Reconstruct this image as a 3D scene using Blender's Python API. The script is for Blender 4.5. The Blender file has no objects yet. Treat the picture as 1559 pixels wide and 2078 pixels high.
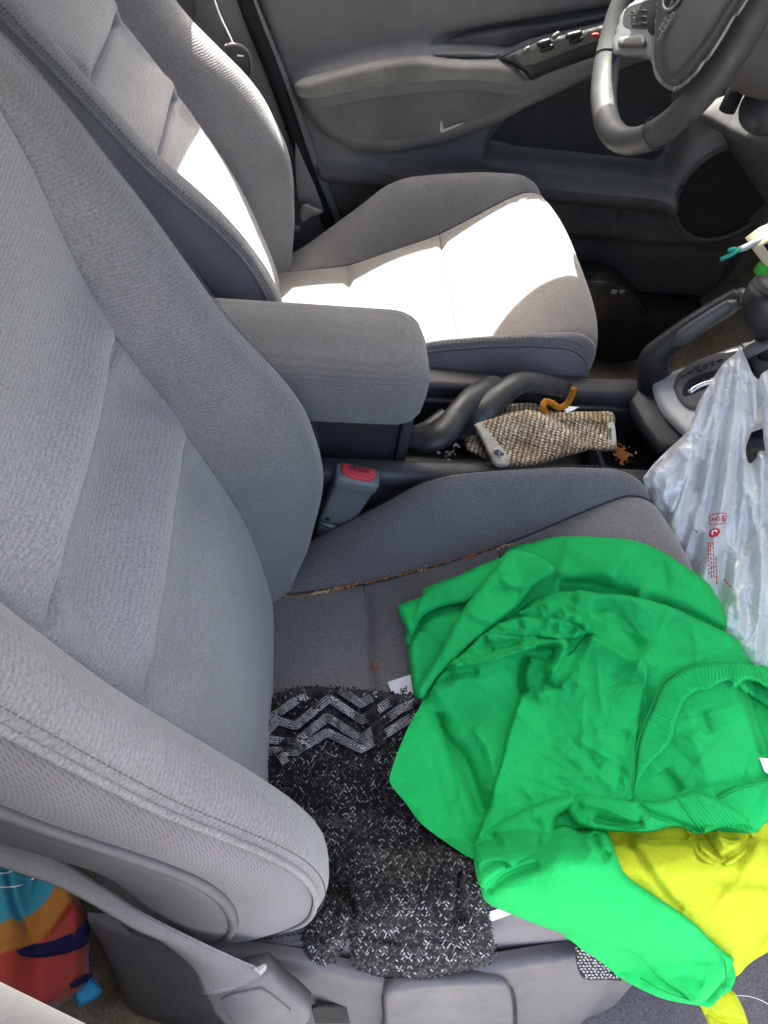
import bpy, bmesh, math, random
import numpy as np
from mathutils import Matrix, Vector
from mathutils.geometry import delaunay_2d_cdt

random.seed(7); RNG = np.random.default_rng(7)
SC = bpy.context.scene
COL = SC.collection

# ------------------------------------------------------------------ camera
# car axes: X forward, Y towards the driver's side, Z up from the cabin floor
F_PX, CX, CY = 1530.0, 779.5, 1039.0
_vx = np.array([11250, 337, 1530.]); _vx /= np.linalg.norm(_vx)
_vy = np.array([-150, -1955, 1530.]); _vy -= _vx*(_vx@_vy); _vy /= np.linalg.norm(_vy)
R = np.array([_vx, _vy, np.cross(_vx, _vy)])
C = np.array([.0105, -.342, 1.113])
cam = bpy.data.cameras.new('camera'); camo = bpy.data.objects.new('camera', cam); COL.objects.link(camo)
_r, _d, _f = R[:, 0], R[:, 1], R[:, 2]
camo.matrix_world = Matrix(((_r[0], -_d[0], -_f[0], C[0]), (_r[1], -_d[1], -_f[1], C[1]), (_r[2], -_d[2], -_f[2], C[2]), (0, 0, 0, 1)))
cam.sensor_fit = 'VERTICAL'; cam.sensor_height = 24.0; cam.lens = 24.0*F_PX/2078
cam.clip_start = .01; cam.clip_end = 500
SC.camera = camo

# ------------------------------------------------------------------ sky, sun, exposure
SUN_DIR = np.array([-.208, 1.0, 2.08]); SUN_DIR /= np.linalg.norm(SUN_DIR)      # towards the sun
w = bpy.data.worlds.new('World'); SC.world = w; w.use_nodes = True
nt = w.node_tree; bg = nt.nodes['Background']
sky = nt.nodes.new('ShaderNodeTexSky'); sky.sky_type = 'NISHITA'; sky.sun_disc = False
sky.sun_elevation = math.asin(SUN_DIR[2]); sky.sun_rotation = math.atan2(SUN_DIR[0], SUN_DIR[1])
sky.air_density = 1.0; sky.dust_density = 8.0; sky.ozone_density = .0
nt.links.new(sky.outputs[0], bg.inputs[0]); bg.inputs[1].default_value = .13
sun = bpy.data.lights.new('sun', 'SUN'); sun.energy = 4.2; sun.angle = math.radians(.55); sun.color = (1, .96, .90)
suno = bpy.data.objects.new('sun', sun); COL.objects.link(suno)
suno.rotation_euler = Vector(SUN_DIR).to_track_quat('Z', 'Y').to_euler()
vs = SC.view_settings; vs.view_transform = 'Standard'; vs.look = 'None'; vs.exposure = 3.05; vs.gamma = 1
SC.render.engine = 'CYCLES'
cy = SC.cycles; cy.use_denoising = True; cy.max_bounces = 10; cy.diffuse_bounces = 6; cy.glossy_bounces = 4
cy.transparent_max_bounces = 16; cy.sample_clamp_indirect = 6; cy.caustics_reflective = False; cy.caustics_refractive = False

# ------------------------------------------------------------------ helpers
def ray(px, py):
    return R @ np.array([(px-CX)/F_PX, (py-CY)/F_PX, 1.])
def at(px, py, X=None, Y=None, Z=None):
    """The point seen at a pixel of the photograph on a plane of known X, Y or Z."""
    d = ray(px, py)
    t = (X-C[0])/d[0] if X is not None else (Y-C[1])/d[1] if Y is not None else (Z-C[2])/d[2]
    return C+t*d
def atv(P, Z):
    P = np.asarray(P, float); Z = np.asarray(Z, float)
    d = np.c_[(P[:, 0]-CX)/F_PX, (P[:, 1]-CY)/F_PX, np.ones(len(P))] @ R.T
    return C + ((Z-C[2])/d[:, 2])[:, None]*d
def proj(p):
    c = (np.asarray(p, float)-C) @ R
    return np.stack([CX+F_PX*c[..., 0]/c[..., 2], CY+F_PX*c[..., 1]/c[..., 2]], -1)
def smooth_tab(xs, ys, s=.02):
    xs = np.asarray(xs, float); ys = np.asarray(ys, float)
    g = np.linspace(xs[0]-.1, xs[-1]+.1, 600); v = np.interp(g, xs, ys)
    n = max(1, int(s/(g[1]-g[0])*3)); k = np.exp(-.5*(np.arange(-n, n+1)*(g[1]-g[0])/s)**2); k /= k.sum()
    v = np.convolve(np.pad(v, n, mode='edge'), k, 'valid')
    return lambda x: np.interp(x, g, v)
def cr(pts, n):
    """Catmull-Rom through pts, n samples."""
    p = np.asarray(pts, float); m = len(p)
    q = np.vstack([2*p[0]-p[1], p, 2*p[-1]-p[-2]])
    u = np.linspace(0, m-1, n); i = np.minimum(u.astype(int), m-2); t = (u-i)[:, None]
    a, b, c_, d = q[i], q[i+1], q[i+2], q[i+3]
    return .5*((2*b)+(-a+c_)*t+(2*a-5*b+4*c_-d)*t*t+(-a+3*b-3*c_+d)*t**3)
def crs(pts, step):
    """Catmull-Rom resampled at about equal steps."""
    q = cr(pts, 40*len(pts)); s = np.r_[0, np.cumsum(np.linalg.norm(np.diff(q, axis=0), axis=1))]
    n = max(3, int(s[-1]/step)+1); u = np.linspace(0, s[-1], n)
    return np.stack([np.interp(u, s, q[:, k]) for k in range(q.shape[1])], 1)
def sstep(a, b, x):
    t = np.clip((x-a)/(b-a), 0, 1); return t*t*(3-2*t)

def link(name, me, mat=None, parent=None, smooth=True):
    o = bpy.data.objects.new(name, me); COL.objects.link(o)
    if mat is not None: me.materials.append(mat)
    if parent is not None: o.parent = parent
    if smooth: me.polygons.foreach_set('use_smooth', [True]*len(me.polygons))
    return o
def mesh(name, V, Fc, mat=None, parent=None, smooth=True):
    me = bpy.data.meshes.new(name); me.from_pydata([tuple(map(float, v)) for v in V], [], [tuple(int(i) for i in f) for f in Fc]); me.update()
    return link(name, me, mat, parent, smooth)
def grid(name, P, mat, parent=None, flip=False, closed_u=False, uv=True):
    P = np.asarray(P, float); nu, nv = P.shape[:2]
    V = P.reshape(-1, 3); Fc = []
    for i in range(nu if closed_u else nu-1):
        for j in range(nv-1):
            a, b, c_, d = i*nv+j, ((i+1) % nu)*nv+j, ((i+1) % nu)*nv+j+1, i*nv+j+1
            Fc.append((a, d, c_, b) if flip else (a, b, c_, d))
    return mesh(name, V, Fc, mat, parent)
def tube(name, pts, rad, mat, parent=None, sides=10, caps=True, squash=1.0, up=None):
    p = np.asarray(pts, float); n = len(p); rad = np.broadcast_to(np.asarray(rad, float), (n,))
    T = np.gradient(p, axis=0); T /= np.linalg.norm(T, axis=1)[:, None]+1e-12
    u0 = np.array([0, 0, 1.]) if up is None else np.asarray(up, float)
    V = []; 
    for i in range(n):
        a = np.cross(T[i], u0); 
        if np.linalg.norm(a) < 1e-4: a = np.cross(T[i], [1., 0, 0])
        a /= np.linalg.norm(a); b = np.cross(a, T[i])
        for k in range(sides):
            t = 2*math.pi*k/sides; V.append(p[i]+rad[i]*(math.cos(t)*a+squash*math.sin(t)*b))
    Fc = [(i*sides+k, i*sides+(k+1) % sides, (i+1)*sides+(k+1) % sides, (i+1)*sides+k) for i in range(n-1) for k in range(sides)]
    if caps:
        Fc += [tuple(range(sides))[::-1], tuple((n-1)*sides+k for k in range(sides))]
    return mesh(name, V, Fc, mat, parent)
def rbox(name, lo, hi, mat, parent=None, bev=.006, seg=3, rot=None, at_=None):
    """A bevelled box between two corners; rot (euler) about its centre."""
    bm = bmesh.new(); lo = Vector(lo); hi = Vector(hi)
    bmesh.ops.create_cube(bm, size=1); s = hi-lo
    bmesh.ops.scale(bm, vec=s, verts=bm.verts)
    if bev: bmesh.ops.bevel(bm, geom=bm.edges[:], offset=min(bev, min(s)*.49), segments=seg, affect='EDGES', profile=.5)
    if rot is not None:
        from mathutils import Euler
        bmesh.ops.rotate(bm, matrix=Euler(rot).to_matrix(), verts=bm.verts)
    bmesh.ops.translate(bm, vec=(lo+hi)/2, verts=bm.verts)
    me = bpy.data.meshes.new(name); bm.to_mesh(me); bm.free()
    return link(name, me, mat, parent)
def slab(name, poly, thick, mat, parent=None, bev=.003, seg=2):
    """A 3-D polygon given a thickness along its normal (towards -n) with bevelled edges."""
    P = [Vector(p) for p in poly]; n = Vector((0, 0, 0))
    for i in range(len(P)): n += (P[i]-P[0]).cross(P[(i+1) % len(P)]-P[0])
    n.normalize()
    if n.dot(Vector(C)-P[0]) < 0: n = -n; P = P[::-1]
    bm = bmesh.new()
    a = [bm.verts.new(p) for p in P]; b = [bm.verts.new(p-n*thick) for p in P]
    bm.faces.new(a); bm.faces.new(b[::-1]); m = len(P)
    for i in range(m): bm.faces.new((a[i], b[i], b[(i+1) % m], a[(i+1) % m]))
    bmesh.ops.recalc_face_normals(bm, faces=bm.faces)
    if bev: 
        ed = [e for e in bm.edges if e.verts[0] in a and e.verts[1] in a]
        bmesh.ops.bevel(bm, geom=ed, offset=bev, segments=seg, affect='EDGES', profile=.5)
    me = bpy.data.meshes.new(name); bm.to_mesh(me); bm.free()
    o = link(name, me, mat, parent); return o
def empty(name, loc=(0, 0, 0)):
    o = bpy.data.objects.new(name, None); COL.objects.link(o); o.location = loc; o.empty_display_size = .05; return o
def keep(o, parent):
    """Parent without moving."""
    o.parent = parent; o.matrix_parent_inverse = parent.matrix_basis.inverted(); return o
def tag(o, label, cat, group=None, kind=None):
    if label: o['label'] = label
    if cat: o['category'] = cat
    if group: o['group'] = group
    if kind: o['kind'] = kind
    return o
def lettering(name, body, size, mat, loc, xdir, ydir, parent=None, extrude=.0004):
    cu = bpy.data.curves.new(name, 'FONT'); cu.body = body; cu.size = size; cu.extrude = extrude; cu.align_x = 'CENTER'; cu.align_y = 'CENTER'
    o0 = bpy.data.objects.new(name+'_c', cu); COL.objects.link(o0)
    dg = bpy.context.evaluated_depsgraph_get(); me = bpy.data.meshes.new_from_object(o0.evaluated_get(dg))
    COL.objects.unlink(o0); bpy.data.objects.remove(o0)
    x = np.asarray(xdir, float); x /= np.linalg.norm(x); y = np.asarray(ydir, float); y -= x*(x@y); y /= np.linalg.norm(y); z = np.cross(x, y)
    M = Matrix(((x[0], y[0], z[0], loc[0]), (x[1], y[1], z[1], loc[1]), (x[2], y[2], z[2], loc[2]), (0, 0, 0, 1)))
    me.transform(M); me.materials.clear()
    return link(name, me, mat, parent, smooth=False)

# ------------------------------------------------------------------ materials
def mat_new(name):
    m = bpy.data.materials.new(name); m.use_nodes = True; return m, m.node_tree, m.node_tree.nodes['Principled BSDF']
def N(nt, t, **k):
    n = nt.nodes.new(t)
    for a, b in k.items(): setattr(n, a, b)
    return n
def coords(nt, scale=(1, 1, 1), rot=(0, 0, 0)):
    tc = N(nt, 'ShaderNodeTexCoord'); mp = N(nt, 'ShaderNodeMapping')
    mp.inputs['Scale'].default_value = scale; mp.inputs['Rotation'].default_value = rot
    nt.links.new(tc.outputs['Object'], mp.inputs['Vector']); return mp.outputs[0]
def noise(nt, vec, scale, detail=3, rough=.55, dist=0):
    n = N(nt, 'ShaderNodeTexNoise'); n.inputs['Scale'].default_value = scale; n.inputs['Detail'].default_value = detail
    n.inputs['Roughness'].default_value = rough; n.inputs['Distortion'].default_value = dist
    nt.links.new(vec, n.inputs['Vector']); return n.outputs['Fac']
def ridged(nt, vec, scale, detail=4, dist=.6):
    n = N(nt, 'ShaderNodeTexNoise', noise_type='RIDGED_MULTIFRACTAL'); n.inputs['Scale'].default_value = scale; n.inputs['Detail'].default_value = detail
    n.inputs['Roughness'].default_value = .45; n.inputs['Distortion'].default_value = dist; n.inputs['Offset'].default_value = .8; n.inputs['Gain'].default_value = 1.6
    nt.links.new(vec, n.inputs['Vector']); return n.outputs['Fac']
def ramp(nt, fac, stops):
    r = N(nt, 'ShaderNodeValToRGB'); e = r.color_ramp.elements
    while len(e) < len(stops): e.new(.5)
    for el, (p, c_) in zip(e, stops):
        el.position = p; el.color = (*c_, 1) if len(c_) == 3 else c_
    nt.links.new(fac, r.inputs[0]); return r.outputs[0]
def mix(nt, fac, a, b, mode='MIX'):
    m = N(nt, 'ShaderNodeMix', data_type='RGBA', blend_type=mode)
    for s, v in ((0, fac), (6, a), (7, b)):
        if hasattr(v, 'links'): nt.links.new(v, m.inputs[s])
        elif s == 0: m.inputs[s].default_value = v
        else: m.inputs[s].default_value = (*v, 1)
    return m.outputs[2]
def bump(nt, h, strength, dist, prev=None):
    b = N(nt, 'ShaderNodeBump'); b.inputs['Strength'].default_value = strength; b.inputs['Distance'].default_value = dist
    nt.links.new(h, b.inputs['Height'])
    if prev is not None: nt.links.new(prev, b.inputs['Normal'])
    return b.outputs[0]
def sc(c_, k): return tuple(min(1, x*k) for x in c_)

def velour(name, col, grain=330., stretch=(.9, .8, 1.2), contrast=.35, sheen=.25, stain=.12, bstr=.5, rib=.0034, ribdir='Z', ribamp=1.):
    """short-pile woven upholstery: fine speckle in slightly wavy rows"""
    m, nt, p = mat_new(name); v = coords(nt, stretch); vo = coords(nt)
    n1 = noise(nt, v, grain*1.35, 2, .7, .3); n2 = noise(nt, vo, 9, 4, .6)
    wv = N(nt, 'ShaderNodeTexWave', bands_direction=ribdir); wv.inputs['Scale'].default_value = .314/rib; wv.inputs['Distortion'].default_value = 5.; wv.inputs['Detail'].default_value = 3; wv.inputs['Detail Scale'].default_value = .35; wv.inputs['Detail Roughness'].default_value = .7
    nt.links.new(vo, wv.inputs['Vector'])
    c1 = ramp(nt, n1, [(.30, sc(col, 1-contrast*1.2)), (.62, sc(col, 1+contrast*.6))])
    c2 = mix(nt, 1.0, c1, ramp(nt, n2, [(.3, (1-stain,)*3), (.7, (1+stain*.6,)*3)]), 'MULTIPLY')
    c3 = mix(nt, 1.0, c2, ramp(nt, wv.outputs['Fac'], [(.1, (1-.08*ribamp,)*3), (.9, (1+.04*ribamp,)*3)]), 'MULTIPLY')
    nt.links.new(c3, p.inputs['Base Color']); p.inputs['Roughness'].default_value = .95; p.inputs['Specular IOR Level'].default_value = .15
    p.inputs['Sheen Weight'].default_value = sheen; p.inputs['Sheen Roughness'].default_value = .5
    b0 = bump(nt, wv.outputs['Fac'], .22*ribamp, .0012); nt.links.new(bump(nt, n1, bstr, .0011, b0), p.inputs['Normal']); return m
def meshcloth(name, col, pitch=.0024):
    m, nt, p = mat_new(name); v = coords(nt, (1/pitch,)*3, (.3, .2, .6))
    vo = N(nt, 'ShaderNodeTexVoronoi'); vo.inputs['Scale'].default_value = 1; vo.inputs['Randomness'].default_value = .12
    nt.links.new(v, vo.inputs['Vector']); d = vo.outputs['Distance']
    c1 = ramp(nt, d, [(.18, sc(col, .45)), (.5, sc(col, 1.12))])
    c2 = mix(nt, 1, c1, ramp(nt, noise(nt, coords(nt), 9, 4), [(.3, (.85,)*3), (.7, (1.12,)*3)]), 'MULTIPLY')
    nt.links.new(c2, p.inputs['Base Color']); p.inputs['Roughness'].default_value = .85; p.inputs['Specular IOR Level'].default_value = .2
    p.inputs['Sheen Weight'].default_value = .15
    nt.links.new(bump(nt, d, .5, .0008), p.inputs['Normal']); return m
def plastic(name, col, rough=.55, grain=900., bstr=.15, wear=.12, dust=None, spec=.4):
    m, nt, p = mat_new(name); v = coords(nt)
    n2 = noise(nt, v, 11, 5, .65); c_ = mix(nt, 1, col, ramp(nt, n2, [(.3, (1-wear,)*3), (.7, (1+wear,)*3)]), 'MULTIPLY')
    if dust is not None:
        n3 = noise(nt, v, 38, 6, .7, .5); c_ = mix(nt, ramp(nt, n3, [(.5, (0, 0, 0)), (.72, (.55,)*3)]), c_, dust)
    nt.links.new(c_, p.inputs['Base Color']); p.inputs['Specular IOR Level'].default_value = spec
    rr = ramp(nt, noise(nt, v, 30, 4), [(.3, (max(.05, rough-.1),)*3), (.7, (min(1, rough+.12),)*3)]); nt.links.new(rr, p.inputs['Roughness'])
    nt.links.new(bump(nt, noise(nt, v, grain, 2), bstr, .0004), p.inputs['Normal']); return m
def simple(name, col, rough=.6, metal=0, spec=.4, **k):
    m, nt, p = mat_new(name)
    n2 = noise(nt, coords(nt), 60, 4); c_ = mix(nt, 1, col, ramp(nt, n2, [(.3, (.9,)*3), (.7, (1.08,)*3)]), 'MULTIPLY')
    nt.links.new(c_, p.inputs['Base Color']); p.inputs['Roughness'].default_value = rough; p.inputs['Metallic'].default_value = metal
    p.inputs['Specular IOR Level'].default_value = spec; return m
def carpet(name, col, col2, grain=420):
    m, nt, p = mat_new(name); v = coords(nt); n1 = noise(nt, v, grain, 3, .7, .4); n2 = noise(nt, v, 16, 6, .7, .6)
    c_ = mix(nt, ramp(nt, n2, [(.42, (0, 0, 0)), (.66, (1, 1, 1))]), ramp(nt, n1, [(.3, sc(col, .5)), (.7, sc(col, 1.4))]), ramp(nt, n1, [(.3, sc(col2, .5)), (.7, sc(col2, 1.4))]))
    nt.links.new(c_, p.inputs['Base Color']); p.inputs['Roughness'].default_value = 1; p.inputs['Specular IOR Level'].default_value = .05
    nt.links.new(bump(nt, n1, .9, .002), p.inputs['Normal']); return m

M = {}
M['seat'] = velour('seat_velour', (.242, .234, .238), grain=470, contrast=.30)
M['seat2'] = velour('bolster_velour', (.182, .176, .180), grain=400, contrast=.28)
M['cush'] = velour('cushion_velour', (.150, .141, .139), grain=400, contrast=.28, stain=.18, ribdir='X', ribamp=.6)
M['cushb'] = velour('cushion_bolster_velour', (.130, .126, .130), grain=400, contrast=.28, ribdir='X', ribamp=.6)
M['mesh'] = meshcloth('mesh_cloth', (.15, .14, .15), .0016)
M['pipe'] = velour('piping_cloth', (.24, .24, .25), sheen=.1)
M['shell'] = plastic('seat_shell_plastic', (.085, .083, .092), .6)
M['cover'] = plastic('seat_cover_plastic', (.095, .091, .098), .55, dust=(.13, .125, .125))
M['thread2'] = simple('grey_thread', (.075, .073, .078), .9)
M['thread'] = simple('dark_thread', (.03, .03, .035), .9)
M['door'] = plastic('door_vinyl', (.108, .109, .110), .6, grain=500, bstr=.35, dust=(.135, .132, .126))
M['doorpad'] = velour('door_pad_cloth', (.122, .120, .114), grain=420, contrast=.2, stain=.22, ribamp=0)
M['armpad'] = velour('armrest_pad_dirty', (.176, .168, .150), grain=260, contrast=.2, stain=.45, ribamp=0)
M['doordark'] = plastic('door_lower_plastic', (.065, .062, .062), .65, dust=(.12, .105, .09))
M['pull'] = plastic('door_pull_plastic', (.075, .072, .085), .5)
M['black'] = plastic('black_plastic', (.018, .018, .021), .45)
M['blackm'] = plastic('matte_black', (.012, .012, .013), .8)
M['seal'] = simple('rubber_seal', (.008, .008, .009), .7, spec=.2)
M['console'] = plastic('console_plastic', (.034, .035, .041), .5, dust=(.06, .06, .065))
M['consoled'] = plastic('console_dark', (.018, .019, .023), .42, dust=(.035, .035, .036))
M['pillar'] = plastic('pillar_trim', (.13, .128, .125), .6)
M['belt'] = velour('belt_webbing', (0.1725, 0.1667, 0.1702), grain=700, contrast=.2, sheen=0, ribamp=.3, rib=.002)
M['carpet'] = carpet('carpet_pile', (.20, .165, .12), (.12, .095, .07))
M['carpetg'] = carpet('carpet_grey', (.13, .125, .13), (.10, .096, .10))
M['roof'] = velour('headliner_cloth', (.20, .19, .18), grain=300, contrast=.1)
M['paint'] = simple('car_paint', (.35, .36, .38), .3)

# ================================================================== the setting
def sheet(name, lo, hi, z, mat, n=2):
    P = np.array([[(x, y, z) for y in np.linspace(lo[1], hi[1], n)] for x in np.linspace(lo[0], hi[0], n)])
    return grid(name, P, mat)
M['tarmac'] = carpet('ground_concrete', (.30, .29, .27), (.24, .23, .22), 60)
o = sheet('ground', (-120, -120), (120, 120), -.33, M['tarmac']); o['kind'] = 'structure'
# cabin floor: driver's footwell, tunnel, passenger footwell, as one sheet of carpet
ys = np.linspace(-.36, 1.06, 72); xs = np.linspace(-1.2, 1.12, 90)
fl = np.zeros((len(xs), len(ys), 3))
for i, x in enumerate(xs):
    for j, y in enumerate(ys):
        z = .02+.17*np.exp(-((y-.37)/.13)**4)*sstep(1.2, .8, abs(x)) + .32*sstep(.78, 1.12, x) + .012*math.sin(9*x+3*y)
        z += .13*sstep(-.20, -.42, x)
        fl[i, j] = (x, y, z)
o = grid('floor', fl, M['carpet']); o['kind'] = 'structure'
# grey floor mat of the passenger footwell
P = np.array([[(x, y, .06+.05*sstep(.55, .9, x)+.006*math.sin(14*x)*math.cos(11*y)) for y in np.linspace(-.345, .2, 30)] for x in np.linspace(.2, 1.0, 40)])
o = grid('passenger_floor_mat', P, M['carpetg']); tag(o, 'grey carpet mat in the footwell beside the seat base', 'floor mat')
md = o.modifiers.new('s', 'SOLIDIFY'); md.thickness = .008

# ------------------------------------------------------------------ car body round the cabin
body = empty('car_body', (0, .37, 0)); tag(body, 'grey car body shell with pillar trims, roof and sills around the seats', 'car')
def bpart(o): return keep(o, body)
def roof_pts(x, k): return (x, k)
RY0, RY1, RZ = -.09, .87, 1.235
WIND = dict(head=.50)
def roof(name, z0, mat, th):
    P = []
    for x0 in np.linspace(-1.25, WIND['head'], 14):
        row = []
        for y in np.linspace(RY0, RY1, 16):
            u = (y-.37)/((RY1-RY0)/2); x = x0+.09*(1-u*u)*(x0+1.25)/1.75; row.append((x, y, z0-.045*u*u-.05*sstep(0, WIND['head'], x)**2-.03*sstep(-.7, -1.25, x)))
        P.append(row)
    o = grid(name, P, mat); md = o.modifiers.new('s', 'SOLIDIFY'); md.thickness = th; md.offset = 1; return bpart(o)
roof('roof', RZ+.035, M['paint'], .01); roof('headliner', RZ, M['roof'], .02)
def pillar(name, a, b, w_, mat):
    return bpart(tube(name, [a, (np.array(a)+np.array(b))/2+np.array([0, 0, .012]), b], w_, mat, sides=12, squash=.7))
pillar('windscreen_pillar', (.48, .89, 1.17), (1.16, 1.05, .80), .032, M['pillar'])
pillar('windscreen_pillar', (.48, -.15, 1.17), (1.16, -.30, .80), .032, M['pillar'])
pillar('rear_pillar', (-1.2, .92, 1.14), (-1.6, 1.0, .82), .06, M['pillar'])
pillar('rear_pillar', (-1.2, -.18, 1.14), (-1.6, -.26, .82), .06, M['pillar'])
# far pillar above the belt line; unseen visor added to shape the sun patch
bpart(slab('pillar', [(-.15, 1.05, .60), (-.145, .985, .72), (-.178, .965, .96), (-.215, .90, 1.20), (-.72, .90, 1.20), (-.70, .965, .96), (-.68, 1.0, .74), (-.66, 1.05, .60)], .03, M['pillar'], bev=.012))  # widened rearward beyond a real pillar to keep sun off the upper backrest
shade_edge = crs([(.205, 1.225), (.240, 1.155), (.280, 1.09), (.325, 1.045), (.37, 1.025), (.46, 1.022), (.64, 1.035), (.66, 1.08), (.60, 1.14), (.50, 1.20), (.42, 1.26), (.33, 1.28)], .012)
bpart(slab('added_visor', [(x, .925-.04*(z-1.0), z) for x, z in shade_edge], .012, M['roof'], bev=.004))
bpart(tube('sun_block_rail', [(-1.2, .885, 1.17), (-.6, .89, 1.20), (-.12, .89, 1.205), (.20, .89, 1.20), (.48, .895, 1.17)], [.035, .04, .04, .03, .03], M['roof'], sides=14))  # unseen rail added to stop sun leaking past the roof edge
# glass; windscreen and rear tints darkened to cut light in the cabin
def glass(name, tint):
    m, nt, p = mat_new(name); nt.nodes.remove(p); t = N(nt, 'ShaderNodeBsdfTransparent'); t.inputs[0].default_value = (*tint, 1); g = N(nt, 'ShaderNodeBsdfGlossy'); g.inputs['Roughness'].default_value = .02
    mx = N(nt, 'ShaderNodeMixShader'); mx.inputs[0].default_value = .06; nt.links.new(t.outputs[0], mx.inputs[1]); nt.links.new(g.outputs[0], mx.inputs[2]); nt.links.new(mx.outputs[0], nt.nodes['Material Output'].inputs[0]); return m
M['glass'] = glass('tinted_glass', (.80, .84, .82)); M['glassw'] = glass('dimmed_windscreen_glass', (.30, .33, .32)); M['glassd'] = glass('dark_tinted_glass', (.30, .33, .33))
def pane(name, P, mat): return bpart(mesh(name, P, [(0, 1, 2, 3)], mat, None, False))
pane('windscreen', [(.50, -.09, 1.20), (.50, .87, 1.20), (1.18, 1.03, .82), (1.18, -.29, .82)], M['glassw'])
pane('door_window', [(-.12, 1.065, .80), (1.12, 1.065, .80), (.49, .90, 1.21), (-.19, .90, 1.21)], M['glass'])
pane('rear_window', [(-1.25, 1.08, .80), (-.62, 1.08, .80), (-.70, .91, 1.20), (-1.2, .91, 1.17)], M['glassd'])
pane('rear_screen', [(-1.2, -.13, 1.18), (-1.2, .87, 1.18), (-1.7, 1.0, .80), (-1.7, -.26, .80)], M['glassd'])
pane('rear_window', [(-1.25, -.42, .80), (-.22, -.42, .80), (-.26, -.16, 1.2), (-1.2, -.16, 1.17)], M['glassd'])
# far rear door and rear bulkhead
bpart(rbox('rear_door', (-1.25, 1.05, -.1), (-.16, 1.12, .80), M['door'], bev=.02))
bpart(rbox('rear_bulkhead', (-1.35, -.35, -.1), (-1.2, 1.1, .80), M['carpetg'], bev=.02))
bpart(rbox('rear_door', (-1.25, -.48, -.1), (-.19, -.41, .80), M['door'], bev=.02))
bpart(rbox('sill', (-.16, -.42, -.2), (1.15, -.35, .055), M['pillar'], bev=.02))
bpart(rbox('firewall', (1.13, -.35, -.1), (1.2, 1.1, .78), M['blackm'], bev=.01))
bpart(rbox('kick_panel', (.98, 1.045, -.02), (1.14, 1.10, .55), M['doordark'], bev=.01))
# far pillar with its trim, seal and belt
def ptube(name, pix, Y, w_, mat, parent, sides=10, squash=1.0):
    return tube(name, [at(x, y, Y=Y) for x, y in pix], w_, mat, parent, sides, True, squash)
bp = [at(px, py, Y=1.045) for px, py in [(330, -60), (490, -60), (560, 100), (610, 220), (650, 330), (690, 440), (720, 560), (560, 560), (470, 330), (400, 150)]]
bpart(slab('pillar_trim', bp[::-1], .05, M['pillar'], bev=.012, seg=3))
sealp = [at(x, y, Y=1.03) for x, y in [(478, -60), (512, 40), (548, 130), (583, 225), (612, 310), (640, 385), (668, 455), (690, 530)]]
bpart(tube('door_seal', cr(sealp, 40), .0125, M['seal'], sides=10))
# near pillar, lower left corner of the picture
pe = at(140, 1993, Y=-.312)
Pn = []
for z in np.linspace(-.1, 1.15, 24):
    fl_ = .05*sstep(.45, .0, z)
    row = [(pe[0]+.0+fl_*1.2-.004, pe[1]-.055, z), (pe[0]+fl_, pe[1]-.022, z), (pe[0]-.006+fl_, pe[1]-.006, z), (pe[0]-.022+fl_*.7, pe[1], z), (pe[0]-.07, pe[1]-.004, z), (pe[0]-.16, pe[1]-.02, z), (pe[0]-.2, pe[1]-.06, z)]
    Pn.append(cr(row, 22))
M['pillarn'] = velour('near_pillar_trim_vinyl', (.125, .122, .124), grain=500, contrast=.08, sheen=0, bstr=.15, ribamp=0)
bpart(grid('pillar_trim', Pn, M['pillarn']))

# ================================================================== seats
PIV = np.array([-.06, 0, .22])
Xs = smooth_tab([.10, .20, .318, .343, .411, .483, .549, .613, .657, .69, .721, .763, .803, .833, .866, .888, .96], [.015, .010, .001, -.003, -.015, -.033, -.056, -.086, -.103, -.118, -.129, -.141, -.151, -.157, -.163, -.168, -.19], .018)
Xo = smooth_tab([.10, .18, .275, .337, .39, .46, .505, .547, .585, .631, .662, .701, .768, .813, .841, .868, .886, .96], [-.03, .0, .028, .045, .054, .054, .047, .033, .011, -.022, -.045, -.066, -.102, -.129, -.145, -.160, -.172, -.215], .014)
Wf = smooth_tab([.1, .25, .35, .45, .6, .75, .84, .88, .92, .95, .97], [.20, .222, .232, .234, .228, .222, .216, .207, .19, .165, .13], .012)
def sec_half(z):
    xs_, xo, W = float(Xs(z)), float(Xo(z)), float(Wf(z)); s = .14*min(1, W/.215); d = xo-xs_
    bol = [(s, xs_-.007), (s+.006, xs_+.002), (s+.024, xs_+.48*d+.008), (s+.046, xo-.10*d+.004), (W-.020, xo+.002), (W-.007, xo-.001), (W, xo-.009)]
    side = [(W, xo-.010), (W+.005, xo-.025), (W+.008, xo-.045), (W+.004, xo-.072)]
    shell = [(W+.005, xo-.072), (W+.008, xo-.085), (W+.004, xo-.12), (W-.02, xo-.16), (W-.09, xo-.18), (0, xo-.185)]
    return s, bol, side, shell
ZB = np.linspace(.15, .965, 260)
def crease(z, y, yc):
    """pillowed panels between the two sewn creases of the centre panel"""
    gr = pl = 0.; a = abs(y)
    for zc in (.712, .606):
        z0 = zc-.012*sstep(.085, .14, a); dz = z-z0
        gr += -.012*np.exp(-(dz/.0048)**2)
        pl += .015*np.exp(-((dz-.024)/.024)**2) - .009*np.exp(-((dz+.028)/.03)**2) - .012*np.exp(-(dz/.010)**2)
    return gr*(1-sstep(.118, .138, a))+pl*(1-sstep(.098, .138, a))
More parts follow.
